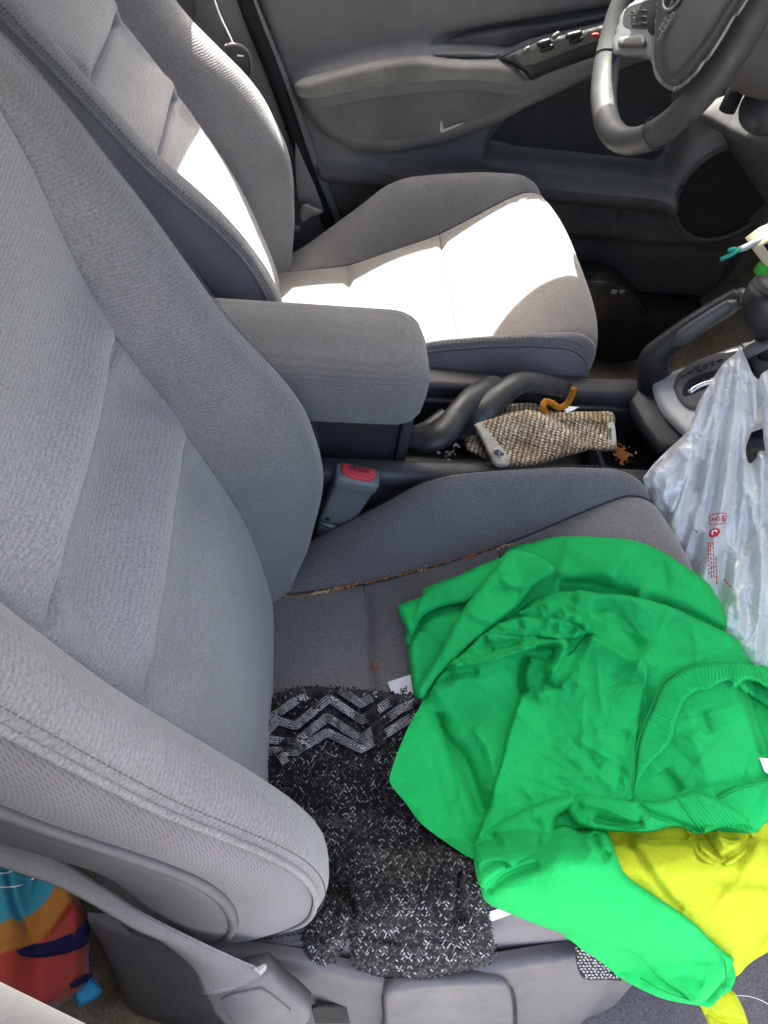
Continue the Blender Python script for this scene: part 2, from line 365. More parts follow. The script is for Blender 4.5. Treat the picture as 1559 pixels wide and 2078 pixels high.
def stitch(pts, parent, up, step=.0062, w_=.0007, mt='thread'):
    st = crs(pts, step); V = []; Fc = []; up = np.asarray(up, float)
    for i in range(len(st)-1):
        a, b = st[i], st[i]+(st[i+1]-st[i])*.55; d = (b-a); n_ = np.cross(d, up); n_ /= np.linalg.norm(n_)+1e-9; n_ *= w_; k = len(V)
        V += [a-n_, b-n_, b+n_, a+n_]; V += [v+up*.0008 for v in V[k:k+4]]
        Fc += [(k+4, k+5, k+6, k+7), (k, k+1, k+5, k+4), (k+1, k+2, k+6, k+5), (k+2, k+3, k+7, k+6), (k+3, k, k+4, k+7)]
    o = mesh('stitching', V, Fc, M[mt], parent, False); o['kind'] = 'stuff'; return o
def build_seat(name, y0):
    seat = empty(name, (0, y0, 0))
    o_ = np.array([0, 0, 0.])
    def L(P): return np.asarray(P, float)-PIV
    cy_ = np.linspace(-1, 1, 56); rows = []
    for z in ZB:
        s, bol, side, shell = sec_half(z); r_ = []
        for u in cy_:
            y = u*s; x = float(Xs(z))+.004*(1-u*u)-.012*max(0, abs(u)-.95)/.05 + float(crease(z, y, 0))
            x += .0016*math.sin(31*z+7*y)*math.cos(23*y+5*z)
            r_.append((x, y, z))
        rows.append(r_)
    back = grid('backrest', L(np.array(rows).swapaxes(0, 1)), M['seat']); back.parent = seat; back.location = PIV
    for sg in (1, -1):
        B = []; S = []; H = []
        for z in ZB:
            s, bol, side, shell = sec_half(z)
            wr = .0022*np.sin(np.arange(26)*.22+z*38)*sstep(.30, .40, z)*sstep(.75, .5, z)
            q = cr(bol, 26); q[:, 1] += wr*np.sin(np.linspace(0, math.pi, 26)); B.append([(x, sg*y, z) for y, x in q])
            S.append([(x, sg*y, z) for y, x in cr(side, 12)]); H.append([(x, sg*y, z-.01) for y, x in cr(shell, 18)])
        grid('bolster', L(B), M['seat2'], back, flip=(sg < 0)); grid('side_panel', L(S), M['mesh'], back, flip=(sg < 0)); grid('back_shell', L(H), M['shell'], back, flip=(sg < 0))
        pz = np.linspace(.22, .955, 110); pl = np.array([(float(Xo(z))-.007, sg*(float(Wf(z))+.0005), z) for z in pz])
        tube('piping', L(pl), .0024, M['seat2'], back, 8)
        stitch(L([(float(Xo(z))+.0003, sg*(float(Wf(z))-.0052), z) for z in np.linspace(.25, .94, 60)]), back, (.8, sg*.5, .2), .0045, .0004, 'thread2')
        pz = np.linspace(.33, .95, 90); pl = np.array([(float(Xo(z))-.0725, sg*(float(Wf(z))+.006), z) for z in pz])
        e = pl[0]; tail = [(e[0]-.004-.012*k, e[1], e[2]-.012-.006*k) for k in range(1, 5)][::-1]
        tube('shell_rim', L(np.vstack([tail, pl])), .0045, M['shell'], back, 8)
    # cushion
    Zs = smooth_tab([-.1, 0, .126, .27, .369, .446, .52], [.272, .278, .300, .362, .416, .455, .468], .03)
    Ze = smooth_tab([-.1, .0, .034, .08, .145, .176, .215, .287, .374, .454, .52], [.24, .262, .280, .325, .385, .420, .440, .452, .460, .460, .452], .014)
    def ysm(x): return .159+.042*max(0, min(1, x/.45))**1.6
    EDGE = .235
    rows_ = [(x, 0.) for x in np.linspace(-.06, .440, 84)]
    rows_ += [(.440+.055*math.sin(t), .050*(1-math.cos(t))) for t in np.linspace(.12, math.pi/2, 12)] + [(.496-.012*k, .05+.035*k) for k in range(1, 6)]
    def front(x, y): return x-.040*(abs(y)/EDGE)**3.5*sstep(.25, .45, x)
    def pad(x, y): 
        g = sum(-.011*np.exp(-((x-xc)/.005)**2)+.004*np.exp(-((x-xc)/.05)**2)*0 for xc in (.119, .283))
        pil = .013*math.sin(math.pi*min(1, max(0, (x-.119)/.164)))+.011*math.sin(math.pi*min(1, max(0, (x-.283)/.2)))+.006*math.sin(math.pi*min(1, max(0, (x+.03)/.149)))
        e = abs(y)/ysm(x)
        return float(Zs(x))+(g+pil)*(1-e**6)-.005*max(0, (e-.96)/.04)
    def bols(x, k):
        zs, ze = float(Zs(x)), float(Ze(x)); y = ysm(x)+(EDGE-ysm(x))*k
        return y, zs-.004+(ze-zs+.004)*math.sin(max(0, k)*math.pi/2)**1.25+.012*math.sin(math.pi*max(0, k))*sstep(0, .2, x)-.006*sstep(.93, 1, k)-.010*sstep(0, -.04, k)
    G = []
    for x, dr in rows_:
        G.append([(front(x, u*ysm(x)), u*ysm(x), pad(min(x, .49), u*ysm(x))-dr) for u in np.linspace(-1, 1, 44)])
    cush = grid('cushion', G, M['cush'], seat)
    for sg in (1, -1):
        B = []; S = []
        for x, dr in rows_:
            b_ = [bols(min(x, .49), k) for k in np.linspace(-.04, 1, 20)]
            B.append([(front(x, y), sg*y, z-dr) for y, z in b_])
            ye, ze = b_[-1]; S.append([(front(x, ye)+.004*t, sg*(ye+.001+.012*math.sin(t*1.9)), (ze-.003)*(1-t)+.235*t-dr*(1-t)) for t in np.linspace(0, 1, 14)])
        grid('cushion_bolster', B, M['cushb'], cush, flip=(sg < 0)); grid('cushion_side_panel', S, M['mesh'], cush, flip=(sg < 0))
        pl = []
        for x, dr in rows_[6:]:
            y, z = bols(min(x, .49), 1.0); pl.append((front(x, y), sg*y, z-dr))
        tube('cushion_piping', pl, .0022, M['cushb'], cush, 8)
        stitch([(front(x, bols(min(x, .49), .93)[0]), sg*bols(min(x, .49), .93)[0], bols(min(x, .49), .93)[1]-dr+.0022) for x, dr in rows_[8:90:3]], cush, (0, 0, 1.))
        tube('seam', [(front(x, ysm(x)), sg*ysm(x), pad(min(x, .49), ysm(x))-dr+.0012) for x, dr in rows_[4:]], .0013, M['thread'], cush, 5)
    for xc in (.119, .283):
        tube('seam', [(front(xc, u*ysm(xc)), u*ysm(xc), pad(xc, u*ysm(xc))+.0006) for u in np.linspace(-.99, .99, 40)], .0011, M['thread'], cush, 5)
    rbox('seat_pan', (-.05, -.215, .05), (.44, .215, .27), M['blackm'], seat, .01)
    return seat, back, (Zs, Ze, ysm, pad, bols)
PY, DY = .02, .725
pseat, pback, CU = build_seat('passenger_seat_unit', PY)
tag(pseat, 'grey velour front seat heaped with clothes, its backrest filling the near side', 'car seat', 'front seats')
def copy_tree(o, parent):
    c = o.copy(); COL.objects.link(c); c.parent = parent
    for ch in o.children: copy_tree(ch, c)
    return c
dseat = empty('driver_seat_unit', (0, DY, 0)); tag(dseat, 'grey velour front seat behind the steering wheel with bright sun on its cushion', 'car seat', 'front seats')
for ch in list(pseat.children):
    c = copy_tree(ch, dseat)
    if ch.name.startswith('backrest'): c.rotation_euler = (0, math.radians(-12.5), 0)

# passenger seat's moulded side cover with lever, slot and recliner hump
cov = [(178, 1862, .20), (215, 1878, .225), (300, 1902, .25), (400, 1922, .265), (520, 1940, .275), (640, 1958, .28), (760, 1984, .28), (900, 1978, .285), (1003, 1962, .29), (1080, 1949, .295), (1164, 1936, .30), (1250, 1925, .30), (1330, 1925, .27)]
top = crs([at(x, y, Z=z) for x, y, z in cov], .008)
G = []
for k, p in enumerate(top):
    u = k/(len(top)-1); dn = sstep(0, .08, u)*(1-.6*sstep(.9, 1, u))
    prof = [(.012, -.002), (0, .0), (-.007, -.010), (-.016, -.045), (-.034, -.115), (-.050, -.17), (-.054, -.22)]
    G.append([(p[0]+(.01 if u > .97 else 0), p[1]+dy*(.5+.5*dn), p[2]+dz*1.0) for dy, dz in cr(prof, 26)])
cover = keep(grid('seat_side_cover', G, M['cover'], flip=True), pseat)
def covz(px, py, d=0):   # a point on the cover under a pixel, lifted d towards the camera
    r = ray(px, py); best = None; A = np.array(G).reshape(-1, 3)
    s = proj(A); i = np.argmin(((s-np.array([px, py]))**2).sum(1)); p = at(px, py, Z=A[i, 2]); return p-r/np.linalg.norm(r)*d
lev = crs([(783, 2078), (781, 2035), (790, 2016), (830, 2006), (920, 1999), (1000, 1996), (1030, 2004), (1041, 2030), (1044, 2085), (1040, 2130), (920, 2140), (790, 2130), (783, 2078)], 9)[:-1]
rec = (lev-np.array([912, 2060]))*1.045+np.array([913, 2061])
c0_, c1_, c2_ = covz(800, 2018), covz(1030, 2006), covz(910, 2075); CN = np.cross(c1_-c0_, c2_-c0_); CN /= np.linalg.norm(CN); CN = CN if CN@(C-c0_) > 0 else -CN
def inpl(P, O, n, h):
    P = np.asarray(P, float); d = np.c_[(P[:, 0]-CX)/F_PX, (P[:, 1]-CY)/F_PX, np.ones(len(P))] @ R.T; return C+((((O-C)@n)+h)/(d@n))[:, None]*d
def cover_slab(name, pix, lift, th, mat, bev, O=None):
    return keep(slab(name, inpl(pix, c0_ if O is None else O, CN, lift), th, mat, bev=bev), pseat)
cover_slab('lever_recess', rec[::-1], .004, .004, M['blackm'], .001)
cover_slab('recline_lever', lev[::-1], .012, .012, M['cover'], .004)
slot = [(632, 2048), (650, 2044), (712, 2043), (718, 2052), (720, 2078), (640, 2078)]
cover_slab('belt_slot', slot[::-1], .003, .004, M['blackm'], .001, covz(680, 2060))

# ------------------------------------------------------------------ pixel-traced relief on a plane
def poly_dist(P, Q, closed=True):
    """distance and signed side of points P to polyline Q; also the parameter along it"""
    Q = np.asarray(Q, float); A = Q if closed else Q[:-1]; B = np.roll(Q, -1, 0) if closed else Q[1:]
    best = np.full(len(P), 1e9); side = np.zeros(len(P)); par = np.zeros(len(P))
    L = np.linalg.norm(B-A, axis=1); cum = np.r_[0, np.cumsum(L)]; tot = cum[-1]
    for i in range(len(A)):
        d = B[i]-A[i]; l2 = d@d+1e-12; t = np.clip(((P-A[i])@d)/l2, 0, 1); q = A[i]+t[:, None]*d
        v = P-q; ds = np.hypot(v[:, 0], v[:, 1]); m = ds < best
        best[m] = ds[m]; side[m] = np.sign(d[0]*v[m, 1]-d[1]*v[m, 0]); par[m] = (cum[i]+t[m]*L[i])/tot
    return best, side, par
def inside(P, Q):
    Q = np.asarray(Q, float); x, y = P[:, 0], P[:, 1]; r = np.zeros(len(P), bool); j = len(Q)-1
    for i in range(len(Q)):
        c_ = (Q[i, 1] > y) != (Q[j, 1] > y)
        with np.errstate(divide='ignore', invalid='ignore'):
            r ^= c_ & (x < (Q[j, 0]-Q[i, 0])*(y-Q[i, 1])/(Q[j, 1]-Q[i, 1])+Q[i, 0])
        j = i
    return r
def inplane(P, O, n, h=0.):
    P = np.atleast_2d(np.asarray(P, float)); n = np.asarray(n, float)/np.linalg.norm(n); O = np.asarray(O, float)
    d = np.c_[(P[:, 0]-CX)/F_PX, (P[:, 1]-CY)/F_PX, np.ones(len(P))] @ R.T
    t = (((O-C)@n)+h)/(d@n); return C+t[:, None]*d
def layer(name, outline, hfun, O, n, mat, parent=None, step=7., curve=True, world=None):
    """A relief over the area outlined in the photograph: h above the plane (O, n)."""
    Q = np.asarray(outline, float)
    if curve: Q = crs(np.vstack([Q, Q[:1]]), step)[:-1]
    else: Q = np.vstack([np.linspace(Q[i], Q[(i+1) % len(Q)], max(2, int(np.linalg.norm(Q[(i+1) % len(Q)]-Q[i])/step)), endpoint=False) for i in range(len(Q))])
    lo, hi = Q.min(0), Q.max(0); gx, gy = np.arange(lo[0], hi[0], step), np.arange(lo[1], hi[1], step*.866)
    XX, YY = np.meshgrid(gx, gy); XX[1::2] += step/2; P = np.c_[XX.ravel(), YY.ravel()]
    P = P[inside(P, Q)]; d, _, _ = poly_dist(P, Q); P = P[d > step*.55]
    A = np.vstack([Q, P]); m = len(Q)
    v, e, f, *_ = delaunay_2d_cdt([Vector(p) for p in A], [(i, (i+1) % m) for i in range(m)], [], 1, 1e-4)
    A = np.array([tuple(p) for p in v]); d, _, _ = poly_dist(A, Q)
    if world is not None: V = world(A, d)
    else: V = inplane(A, O, n, hfun(A, d))
    Fc = [tuple(t) for t in f]
    # make faces look towards the camera
    a, b, c_ = V[Fc[0][0]], V[Fc[0][1]], V[Fc[0][2]]
    if np.cross(b-a, c_-a)@(C-a) < 0: Fc = [t[::-1] for t in Fc]
    return mesh(name, V, Fc, mat, parent)
def dome(d, w_, h):   # rounded edge profile: 0 at the outline, h beyond w_
    t = np.clip(d/w_, 0, 1); return h*np.sqrt(np.maximum(0, 1-(1-t)**2))
YN = (0, -1, 0)

# ================================================================== driver's door
door = empty('driver_door_unit', (.5, 1.07, .1)); tag(door, 'grey car door with dirty armrest, window switches and speaker beyond the steering wheel', 'car door')
pad_px = [(600, 172), (640, 150), (760, 118), (860, 108), (1010, 116), (1050, 126), (1200, 92), (1300, 58), (1420, 20), (1420, 70), (1300, 112), (1200, 152), (1100, 207), (1000, 250), (900, 288), (800, 307), (720, 302), (655, 265), (615, 215)]
pock_px = [(985, 332), (992, 290), (1015, 255), (1060, 217), (1130, 187), (1230, 152), (1400, 120), (1400, 300), (1368, 366), (1335, 374), (1180, 354), (1060, 343)]
pull_px = [(862, 109), (880, 90), (920, 73), (1000, 56), (1100, 43), (1250, 20), (1330, 0), (1330, 40), (1180, 75), (1080, 97), (1040, 116), (960, 106), (900, 103)]
xs = np.arange(-.20, 1.16, .0075); zs = np.arange(.10, .805, .0075)
XX, ZZ = np.meshgrid(xs, zs, indexing='ij'); W3 = np.c_[XX.ravel(), np.full(XX.size, 1.04), ZZ.ravel()]
PP = proj(W3)
def sd(px):
    d, _, _ = poly_dist(PP, px); return np.where(inside(PP, px), d, -d)
Yd = 1.052+.018*sstep(.55, .80, W3[:, 2])
sp = sd(pad_px); Yd = Yd-.032*np.sqrt(np.clip((sp+6)/34, 0, 1)*(2-np.clip((sp+6)/34, 0, 1)))
so_ = sd(pock_px); Yd = Yd+.055*sstep(-4, 14, so_)
sl = sd(pull_px); Yd = Yd+.030*sstep(-3, 22, sl)
zr = W3[:, 2]
Yd = Yd-.020*np.exp(-(((zr-.388)/.017)**4))*(1-sstep(-10, 6, so_)*.0) + .010*sstep(.372, .36, zr)
cx_, cz_ = .868, .425
rr = np.hypot(W3[:, 0]-cx_, W3[:, 2]-cz_); Yd = Yd-.022*np.exp(-((rr-.108)/.016)**2)+.012*sstep(.10, .09, rr)
for xa, xb in ((.60, .665), (.68, .745)):
    m_ = sstep(xa-.004, xa+.004, W3[:, 0]+.3*(W3[:, 2]-.35))*sstep(xb+.004, xb-.004, W3[:, 0]+.3*(W3[:, 2]-.35))*sstep(.332, .337, zr)*sstep(.358, .353, zr); Yd = Yd+.02*m_
Yd = Yd+.02*sstep(.30, .27, zr)
# door panel edge at the rear follows the seal line
edge = np.array([at(x, y, Y=1.04) for x, y in [(478, -60), (512, 40), (548, 130), (583, 225), (612, 310), (640, 385), (668, 455), (690, 530)]])
ex = np.interp(zr, edge[::-1, 2], edge[::-1, 0]); Yd = Yd+.05*sstep(.022, .0, W3[:, 0]-ex)
Vd = np.c_[W3[:, 0], Yd, W3[:, 2]].reshape(XX.shape+(3,))
iz = np.searchsorted(zs, .40)
upper = keep(grid('door_panel', Vd[:, iz:], M['door'], flip=False), door); lower = keep(grid('kick_plate', Vd[:, :iz+1], M['doordark']), door)
M['pocket'] = plastic('pocket_liner_plastic', (.03, .03, .034), .7)
# window sill strip and outer skin (light lock)
keep(rbox('door_skin', (-.18, 1.12, -.1), (1.15, 1.15, .80), M['paint'], bev=.01), door)
keep(layer('pocket_liner', pock_px, lambda P, d: -.0542*np.ones(len(P))+.0*d, (0, 1.051, 0), YN, M['pocket'], step=12), door)
def on_door(px, py, lift):
    i = np.argmin(((PP-np.array([px, py]))**2).sum(1)); return at(px, py, Y=Yd[i]-lift)
arm_px = [(597, 172), (612, 160), (660, 146), (760, 121), (850, 112), (925, 119), (1012, 120), (1046, 131), (1062, 150), (1077, 166), (1050, 176), (1000, 170), (950, 165), (880, 168), (760, 180), (660, 199), (622, 202), (603, 192)]
ap = layer('armrest_pad', arm_px, lambda P, d: .018+dome(d, 24, .034)+.0012*np.sin(P[:, 0]*.05), (0, 1.052, 0), YN, M['armpad'], step=6)
keep(ap, door)
keep(layer('pad_cloth', [(612, 206), (660, 203), (760, 184), (880, 172), (950, 169), (1000, 174), (1050, 180), (1085, 172), (1200, 135), (1205, 148), (1100, 202), (1000, 245), (900, 281), (800, 299), (722, 294), (660, 258), (626, 220)], lambda P, d: .021+dome(d, 30, .013), (0, 1.052, 0), YN, M['doorpad'], step=8), door)
keep(layer('pull_pocket', [(870, 110), (900, 105), (960, 104), (1010, 110), (1012, 118), (960, 120), (900, 119)], lambda P, d: .012+dome(d, 6, .010), (0, 1.052, 0), YN, M['door'], step=5), door)
keep(layer('pull_surround', [(868, 106), (884, 90), (922, 74), (1000, 58), (1100, 45), (1240, 24), (1240, 40), (1090, 80), (1040, 108), (1000, 104), (960, 100), (900, 101)], lambda P, d: -.020+dome(d, 10, .006), (0, 1.052, 0), YN, M['pull'], step=7), door)
swp = [(1010, 120), (1030, 108), (1100, 78), (1200, 55), (1330, 22), (1330, 80), (1200, 118), (1110, 150), (1078, 163), (1060, 145)]
swo = keep(layer('switch_panel', swp, lambda P, d: .030+dome(d, 12, .018), (0, 1.052, 0), YN, M['black'], step=6), door)
M['swdust'] = plastic('dusty_switch_plate', (.10, .095, .085), .7, dust=(.26, .24, .2))
keep(layer('switch_plate', [(1040, 112), (1100, 84), (1200, 58), (1300, 32), (1300, 62), (1200, 88), (1110, 122), (1065, 134)], lambda P, d: .047+dome(d, 5, .004), (0, 1.052, 0), YN, M['swdust'], step=6), door)
for (x, y, l) in ((1104, 86, 15), (1110, 98, 15), (1165, 70, 17), (1170, 82, 15), (1128, 72, 9), (1068, 101, 9)):
    keep(layer('window_switch', [(x-l, y+6), (x-l+3, y-2), (x+l-4, y-9), (x+l, y-5), (x+l-3, y+2), (x-l+5, y+10)], lambda P, d: .052+dome(d, 5, .006), (0, 1.052, 0), YN, M['black'] if l > 10 else M['swdust'], step=3.5), door)
M['redsw'] = simple('red_switch', (.28, .03, .02), .5)
keep(layer('lock_switch', [(1196, 72), (1204, 67), (1216, 67), (1220, 71), (1208, 76)], lambda P, d: .052+dome(d, 3, .004), (0, 1.052, 0), YN, M['redsw'], step=3), door)
M['scratch'] = simple('scuffed_foam', (.42, .40, .33), .9)
keep(layer('torn_patch', [(894, 247), (897, 246), (901, 262), (915, 257), (930, 251), (943, 249), (930, 256), (915, 262), (900, 269), (893, 268)], lambda P, d: .0365+d*.0002, (0, 1.052, 0), YN, M['scratch'], step=3, curve=False), door)
# speaker grille
Gs = []
for r in np.linspace(.002, .098, 14):
    Gs.append([(cx_+r*math.cos(t), 1.044-.012*math.sqrt(max(0, 1-(r/.1)**2))-.003*math.exp(-((r-.05)/.006)**2), cz_+r*math.sin(t)) for t in np.linspace(0, 2*math.pi, 49)])
M['grille'] = meshcloth('speaker_grille_cloth', (.02, .02, .021), .004)
keep(grid('speaker_grille', np.array(Gs), M['grille']), door)
keep(tube('speaker_ring', [(cx_+.1*math.cos(t), 1.034, cz_+.1*math.sin(t)) for t in np.linspace(0, 2*math.pi, 61)], .005, M['doordark'], sides=8), door)
# sill and black lower edge under the door
keep_s = bpart(rbox('sill', (-.1, 1.0, -.05), (1.12, 1.10, .16), M['blackm'], bev=.03))

# ================================================================== dashboard and steering wheel
dash = empty('dashboard_unit', (.85, .37, .4)); tag(dash, 'dark grey dashboard underside and knee panel behind the steering wheel', 'dashboard')
prof = [(1.15, .835), (.98, .85), (.84, .845), (.77, .815), (.745, .76), (.752, .69), (.775, .60), (.81, .53), (.88, .49), (1.12, .47)]
G = [[(x, y, z) for x, z in cr(prof, 50)] for y in np.linspace(-.30, 1.045, 40)]
dmat = plastic('dash_plastic', (.07, .07, .07), .6, dust=(.16, .15, .13))
keep(grid('dash_shell', G, dmat), dash)
hood = []
for a in np.linspace(-1, 1, 24):
    yy = .735+.20*a; h = .075*(1-abs(a)**3.2)
    hood.append([(x, yy, z) for x, z in cr([(1.0, .84), (.86, .85+h), (.76, .83+h), (.735, .80+h*.8), (.76, .77)], 16)])
keep(grid('instrument_hood', hood, M['black']), dash)
# knee panel, ignition ring, stalk hole
keep(layer('knee_panel', [(1400, 215), (1440, 205), (1500, 180), (1600, 120), (1600, 330), (1559, 312), (1500, 290), (1450, 262), (1410, 240)], lambda P, d: dome(d, 22, .02), at(1500, 240, X=.70), (-.9, 0, .3), dmat, step=9), dash)
colm = empty('steering_column', (.62, .74, .70)); tag(colm, 'grey steering column shroud with key barrel behind the wheel', 'steering column')
shroud = [[(x, .74+ry*math.cos(t), z+rz*math.sin(t)) for t in np.linspace(0, 2*math.pi, 25)] for x, z, ry, rz in [(.535, .80, .055, .05), (.56, .795, .062, .058), (.64, .775, .065, .06), (.72, .755, .07, .065), (.78, .74, .072, .066)]]
keep(grid('shroud', shroud, M['doordark']), colm)
kp = at(1548, 112, X=.62); keep(tube('key_barrel', [kp, kp+np.array([-.012, -.016, 0])], .017, M['blackm'], sides=20), colm)
kp2 = at(1560, 222, X=.66); keep(tube('vent_ring', [kp2, kp2+np.array([-.014, -.008, .006])], .034, M['console'], sides=28), colm)
tr = at(1475, 225, X=.64); keep(tube('trim_clip', [tr, tr+np.array([0, 0, .03])], .012, M['blackm'], sides=12), colm)

wheel = empty('steering_wheel', (.5, .74, .82)); tag(wheel, 'worn grey steering wheel with leather rim lit by the sun', 'steering wheel')
WC = np.array([.5, .74, .82]); WT = math.radians(13); WU = np.array([0, 1., 0]); WV = np.array([math.sin(WT), 0, math.cos(WT)]); WN = np.cross(WU, WV); WN = WN if WN[0] < 0 else -WN
M['leather'] = plastic('worn_leather', (.042, .042, .042), .5, grain=700, bstr=.3, wear=.35, dust=(.085, .083, .078))
ring = np.array([WC+.172*(math.cos(t)*WU+math.sin(t)*WV) for t in np.linspace(0, 2*math.pi, 121)])
tube_r = .0192+.0018*np.sin(np.linspace(0, 2*math.pi, 121)*1+1.0)
keep(tube('rim', ring, tube_r, M['leather'], sides=20, caps=False), wheel)
for a in (2.62, 3.9, 5.5, .55):
    q = [WC+.172*(math.cos(a)*WU+math.sin(a)*WV)+(.0202)*(math.cos(t)*(math.cos(a)*WU+math.sin(a)*WV)+math.sin(t)*WN) for t in np.linspace(0, 2*math.pi, 25)]
    keep(tube('rim_seam', q, .0009, M['thread'], sides=5), wheel)
M['spoke'] = simple('silver_plastic', (.20, .205, .21), .38, .3)
hubp = [(1342, -60), (1334, 0), (1329, 60), (1327, 110), (1334, 148), (1352, 170), (1374, 176), (1398, 158), (1440, 108), (1480, 48), (1530, -60)]
bezp = [(1338, -60), (1329, 0), (1324, 60), (1322, 112), (1330, 155), (1350, 178), (1374, 186), (1404, 166), (1448, 114), (1490, 50), (1540, -60)]
keep(layer('hub_bezel', bezp, lambda P, d: .012+dome(d, 8, .012), WC, WN, M['spoke'], step=8), wheel)
M['airbag'] = plastic('airbag_cover', (.04, .04, .044), .55, grain=800, bstr=.3)
keep(layer('airbag_cover', hubp, lambda P, d: .020+dome(d, 30, .030), WC, WN, M['airbag'], step=7), wheel)
spk = [(1238, 92), (1246, 60), (1258, 25), (1285, 2), (1345, -20), (1345, 60), (1330, 128), (1316, 122), (1300, 118), (1262, 116), (1242, 112)]
keep(layer('spoke', spk, lambda P, d: -.006+dome(d, 12, .018), WC, WN, M['spoke'], step=6), wheel)
keep(layer('spoke_recess', [(1264, 48), (1268, 22), (1288, 9), (1336, 2), (1332, 54), (1280, 57)], lambda P, d: .0125+d*0, WC, WN, M['blackm'], step=6), wheel)
for k in range(3):
    keep(layer('recess_rib', [(1280, 22+k*13), (1334, 16+k*13), (1334, 20+k*13), (1280, 26+k*13)], lambda P, d: .014+dome(d, 2, .002), WC, WN, M['black'], step=3, curve=False), wheel)
keep(layer('spoke_switch', [(1255, 76), (1300, 70), (1308, 72), (1308, 95), (1262, 97), (1254, 90)], lambda P, d: .012+dome(d, 5, .006), WC, WN, M['swdust'], step=5), wheel)
for pz in ([(1405, 135), (1440, 88), (1450, 84), (1418, 132)], [(1448, 78), (1468, 42), (1476, 40), (1458, 76)], [(1472, 36), (1500, -20), (1508, -18), (1482, 30)]):
    keep(layer('spoke_trim', pz, lambda P, d: .022+dome(d, 4, .008), WC, WN, M['spoke'], step=4), wheel)
wxd = at(1350, 60, X=.45)-at(1350, 80, X=.45)
O_ = inplane([(1348, 52)], WC, WN, .0535)[0]
xd = (inplane([(1350, 35)], WC, WN, .054)-inplane([(1346, 70)], WC, WN, .054))[0]
M['emb'] = simple('embossed_mark', (.22, .22, .22), .6)
keep(lettering('airbag_lettering', 'SRS\nAIRBAG', .010, M['emb'], O_, WV, WU, None), wheel)
oc = inplane([(1368, -14)], WC, WN, .052)[0]
keep(tube('emblem_ring', [oc+.021*math.cos(t)*WU*1.0+.017*math.sin(t)*WV for t in np.linspace(0, 2*math.pi, 33)], .0022, M['spoke'], sides=8), wheel)
for s_ in (-1, 1):
    keep(tube('emblem_bar', [oc+s_*.010*WU-.013*WV, oc+s_*.007*WU, oc+s_*.010*WU+.013*WV], .002, M['spoke'], sides=8), wheel)
keep(tube('emblem_crossbar', [oc-.007*WU, oc+.007*WU], .002, M['spoke'], sides=8), wheel)
keep(tube('column_boss', [WC+WN*.02, WC-WN*.06], [.05, .045], M['blackm'], sides=24), wheel)

# ================================================================== centre console
con = empty('center_console', (.2, .38, .2)); tag(con, 'dark grey centre console between the seats with tray, padded armrest and shifter housing', 'console')
def cp(o): return keep(o, con)
cp(rbox('console_side', (-.30, .285, .12), (.66, .302, .405), M['console'], bev=.006))
cp(rbox('console_side', (-.30, .458, .12), (.66, .476, .405), M['console'], bev=.006))
cp(rbox('tray_rail', (-.30, .272, .385), (.54, .304, .412), M['console'], bev=.011, seg=4))
cp(rbox('tray_rail', (-.30, .440, .385), (.54, .480, .414), M['console'], bev=.010, seg=4))
cp(rbox('tray_floor', (.14, .30, .315), (.62, .46, .325), M['consoled'], bev=.002))
cp(rbox('tray_step', (.14, .428, .32), (.52, .445, .395), M['consoled'], bev=.004))
cp(rbox('tray_divider', (.455, .33, .32), (.463, .43, .365), M['console'], bev=.003))
cp(rbox('armrest_box', (-.16, .315, .2), (.155, .442, .466), M['black'], bev=.012))
cp(rbox('latch_plate', (.157, .325, .36), (.172, .42, .455), M['console'], bev=.004))
# padded lid: rounded loft
G = []
for t in np.linspace(0, 1, 40):
    x = -.14+.322*t; e_ = np.clip((t-.84)/.16, 0, 1); k_ = max(.02, (1-e_**3))**.5; wn, hn = .079*(.45+.55*k_), .037*(.25+.75*k_); zc = .498
    ring_ = []
    for a in np.linspace(0, 2*math.pi, 49):
        c_, s_ = math.cos(a), math.sin(a); ex_ = .36
        yy = wn*math.copysign(abs(c_)**ex_, c_); zz = hn*math.copysign(abs(s_)**.5, s_)
        zz += (.010*(1-(yy/.08)**2) if s_ > 0 else 0)
        ring_.append((x, .376+yy, zc+zz))
    G.append(ring_)
G.append([(.186, .376+(p[1]-.376)*.02, .498+(p[2]-.498)*.02) for p in G[-1]])
M['lid'] = velour('lid_velour', (.165, .156, .152), grain=400, contrast=.2)
cp(grid('armrest_lid', G, M['lid'], flip=True))
# shifter housing and bezel on a ramp
A_, B_, C_ = at(1318, 768, Y=.452), at(1420, 897, Y=.315), at(1505, 702, Y=.44)
SN = np.cross(B_-A_, C_-A_); SN /= np.linalg.norm(SN); SN = SN if SN[2] > 0 else -SN
hous = [(1262, 812), (1292, 775), (1330, 752), (1400, 728), (1500, 690), (1640, 640), (1700, 860), (1560, 900), (1440, 925), (1380, 920), (1330, 915), (1295, 870)]
V = inplane(hous, A_, SN, -.012)
cp(slab('shifter_housing', V, .26, M['consoled'], bev=.014, seg=4))
M['silver'] = plastic('brushed_silver', (.36, .36, .37), .42, grain=300, bstr=.1, wear=.25, spec=.5)
bez = [(1320, 772), (1345, 762), (1400, 742), (1450, 720), (1505, 700), (1600, 680), (1600, 830), (1520, 880), (1440, 908), (1395, 890), (1352, 850), (1330, 812)]
cp(layer('shifter_bezel', bez, lambda P, d: dome(d, 16, .010), A_, SN, M['silver'], step=7))
gate = [(1366, 786), (1376, 760), (1400, 740), (1436, 723), (1470, 716), (1560, 712), (1560, 810), (1440, 832), (1400, 830), (1378, 812)]
cp(layer('shifter_plate', gate, lambda P, d: .0115+dome(d, 8, .003), A_, SN, M['cover'], step=6))
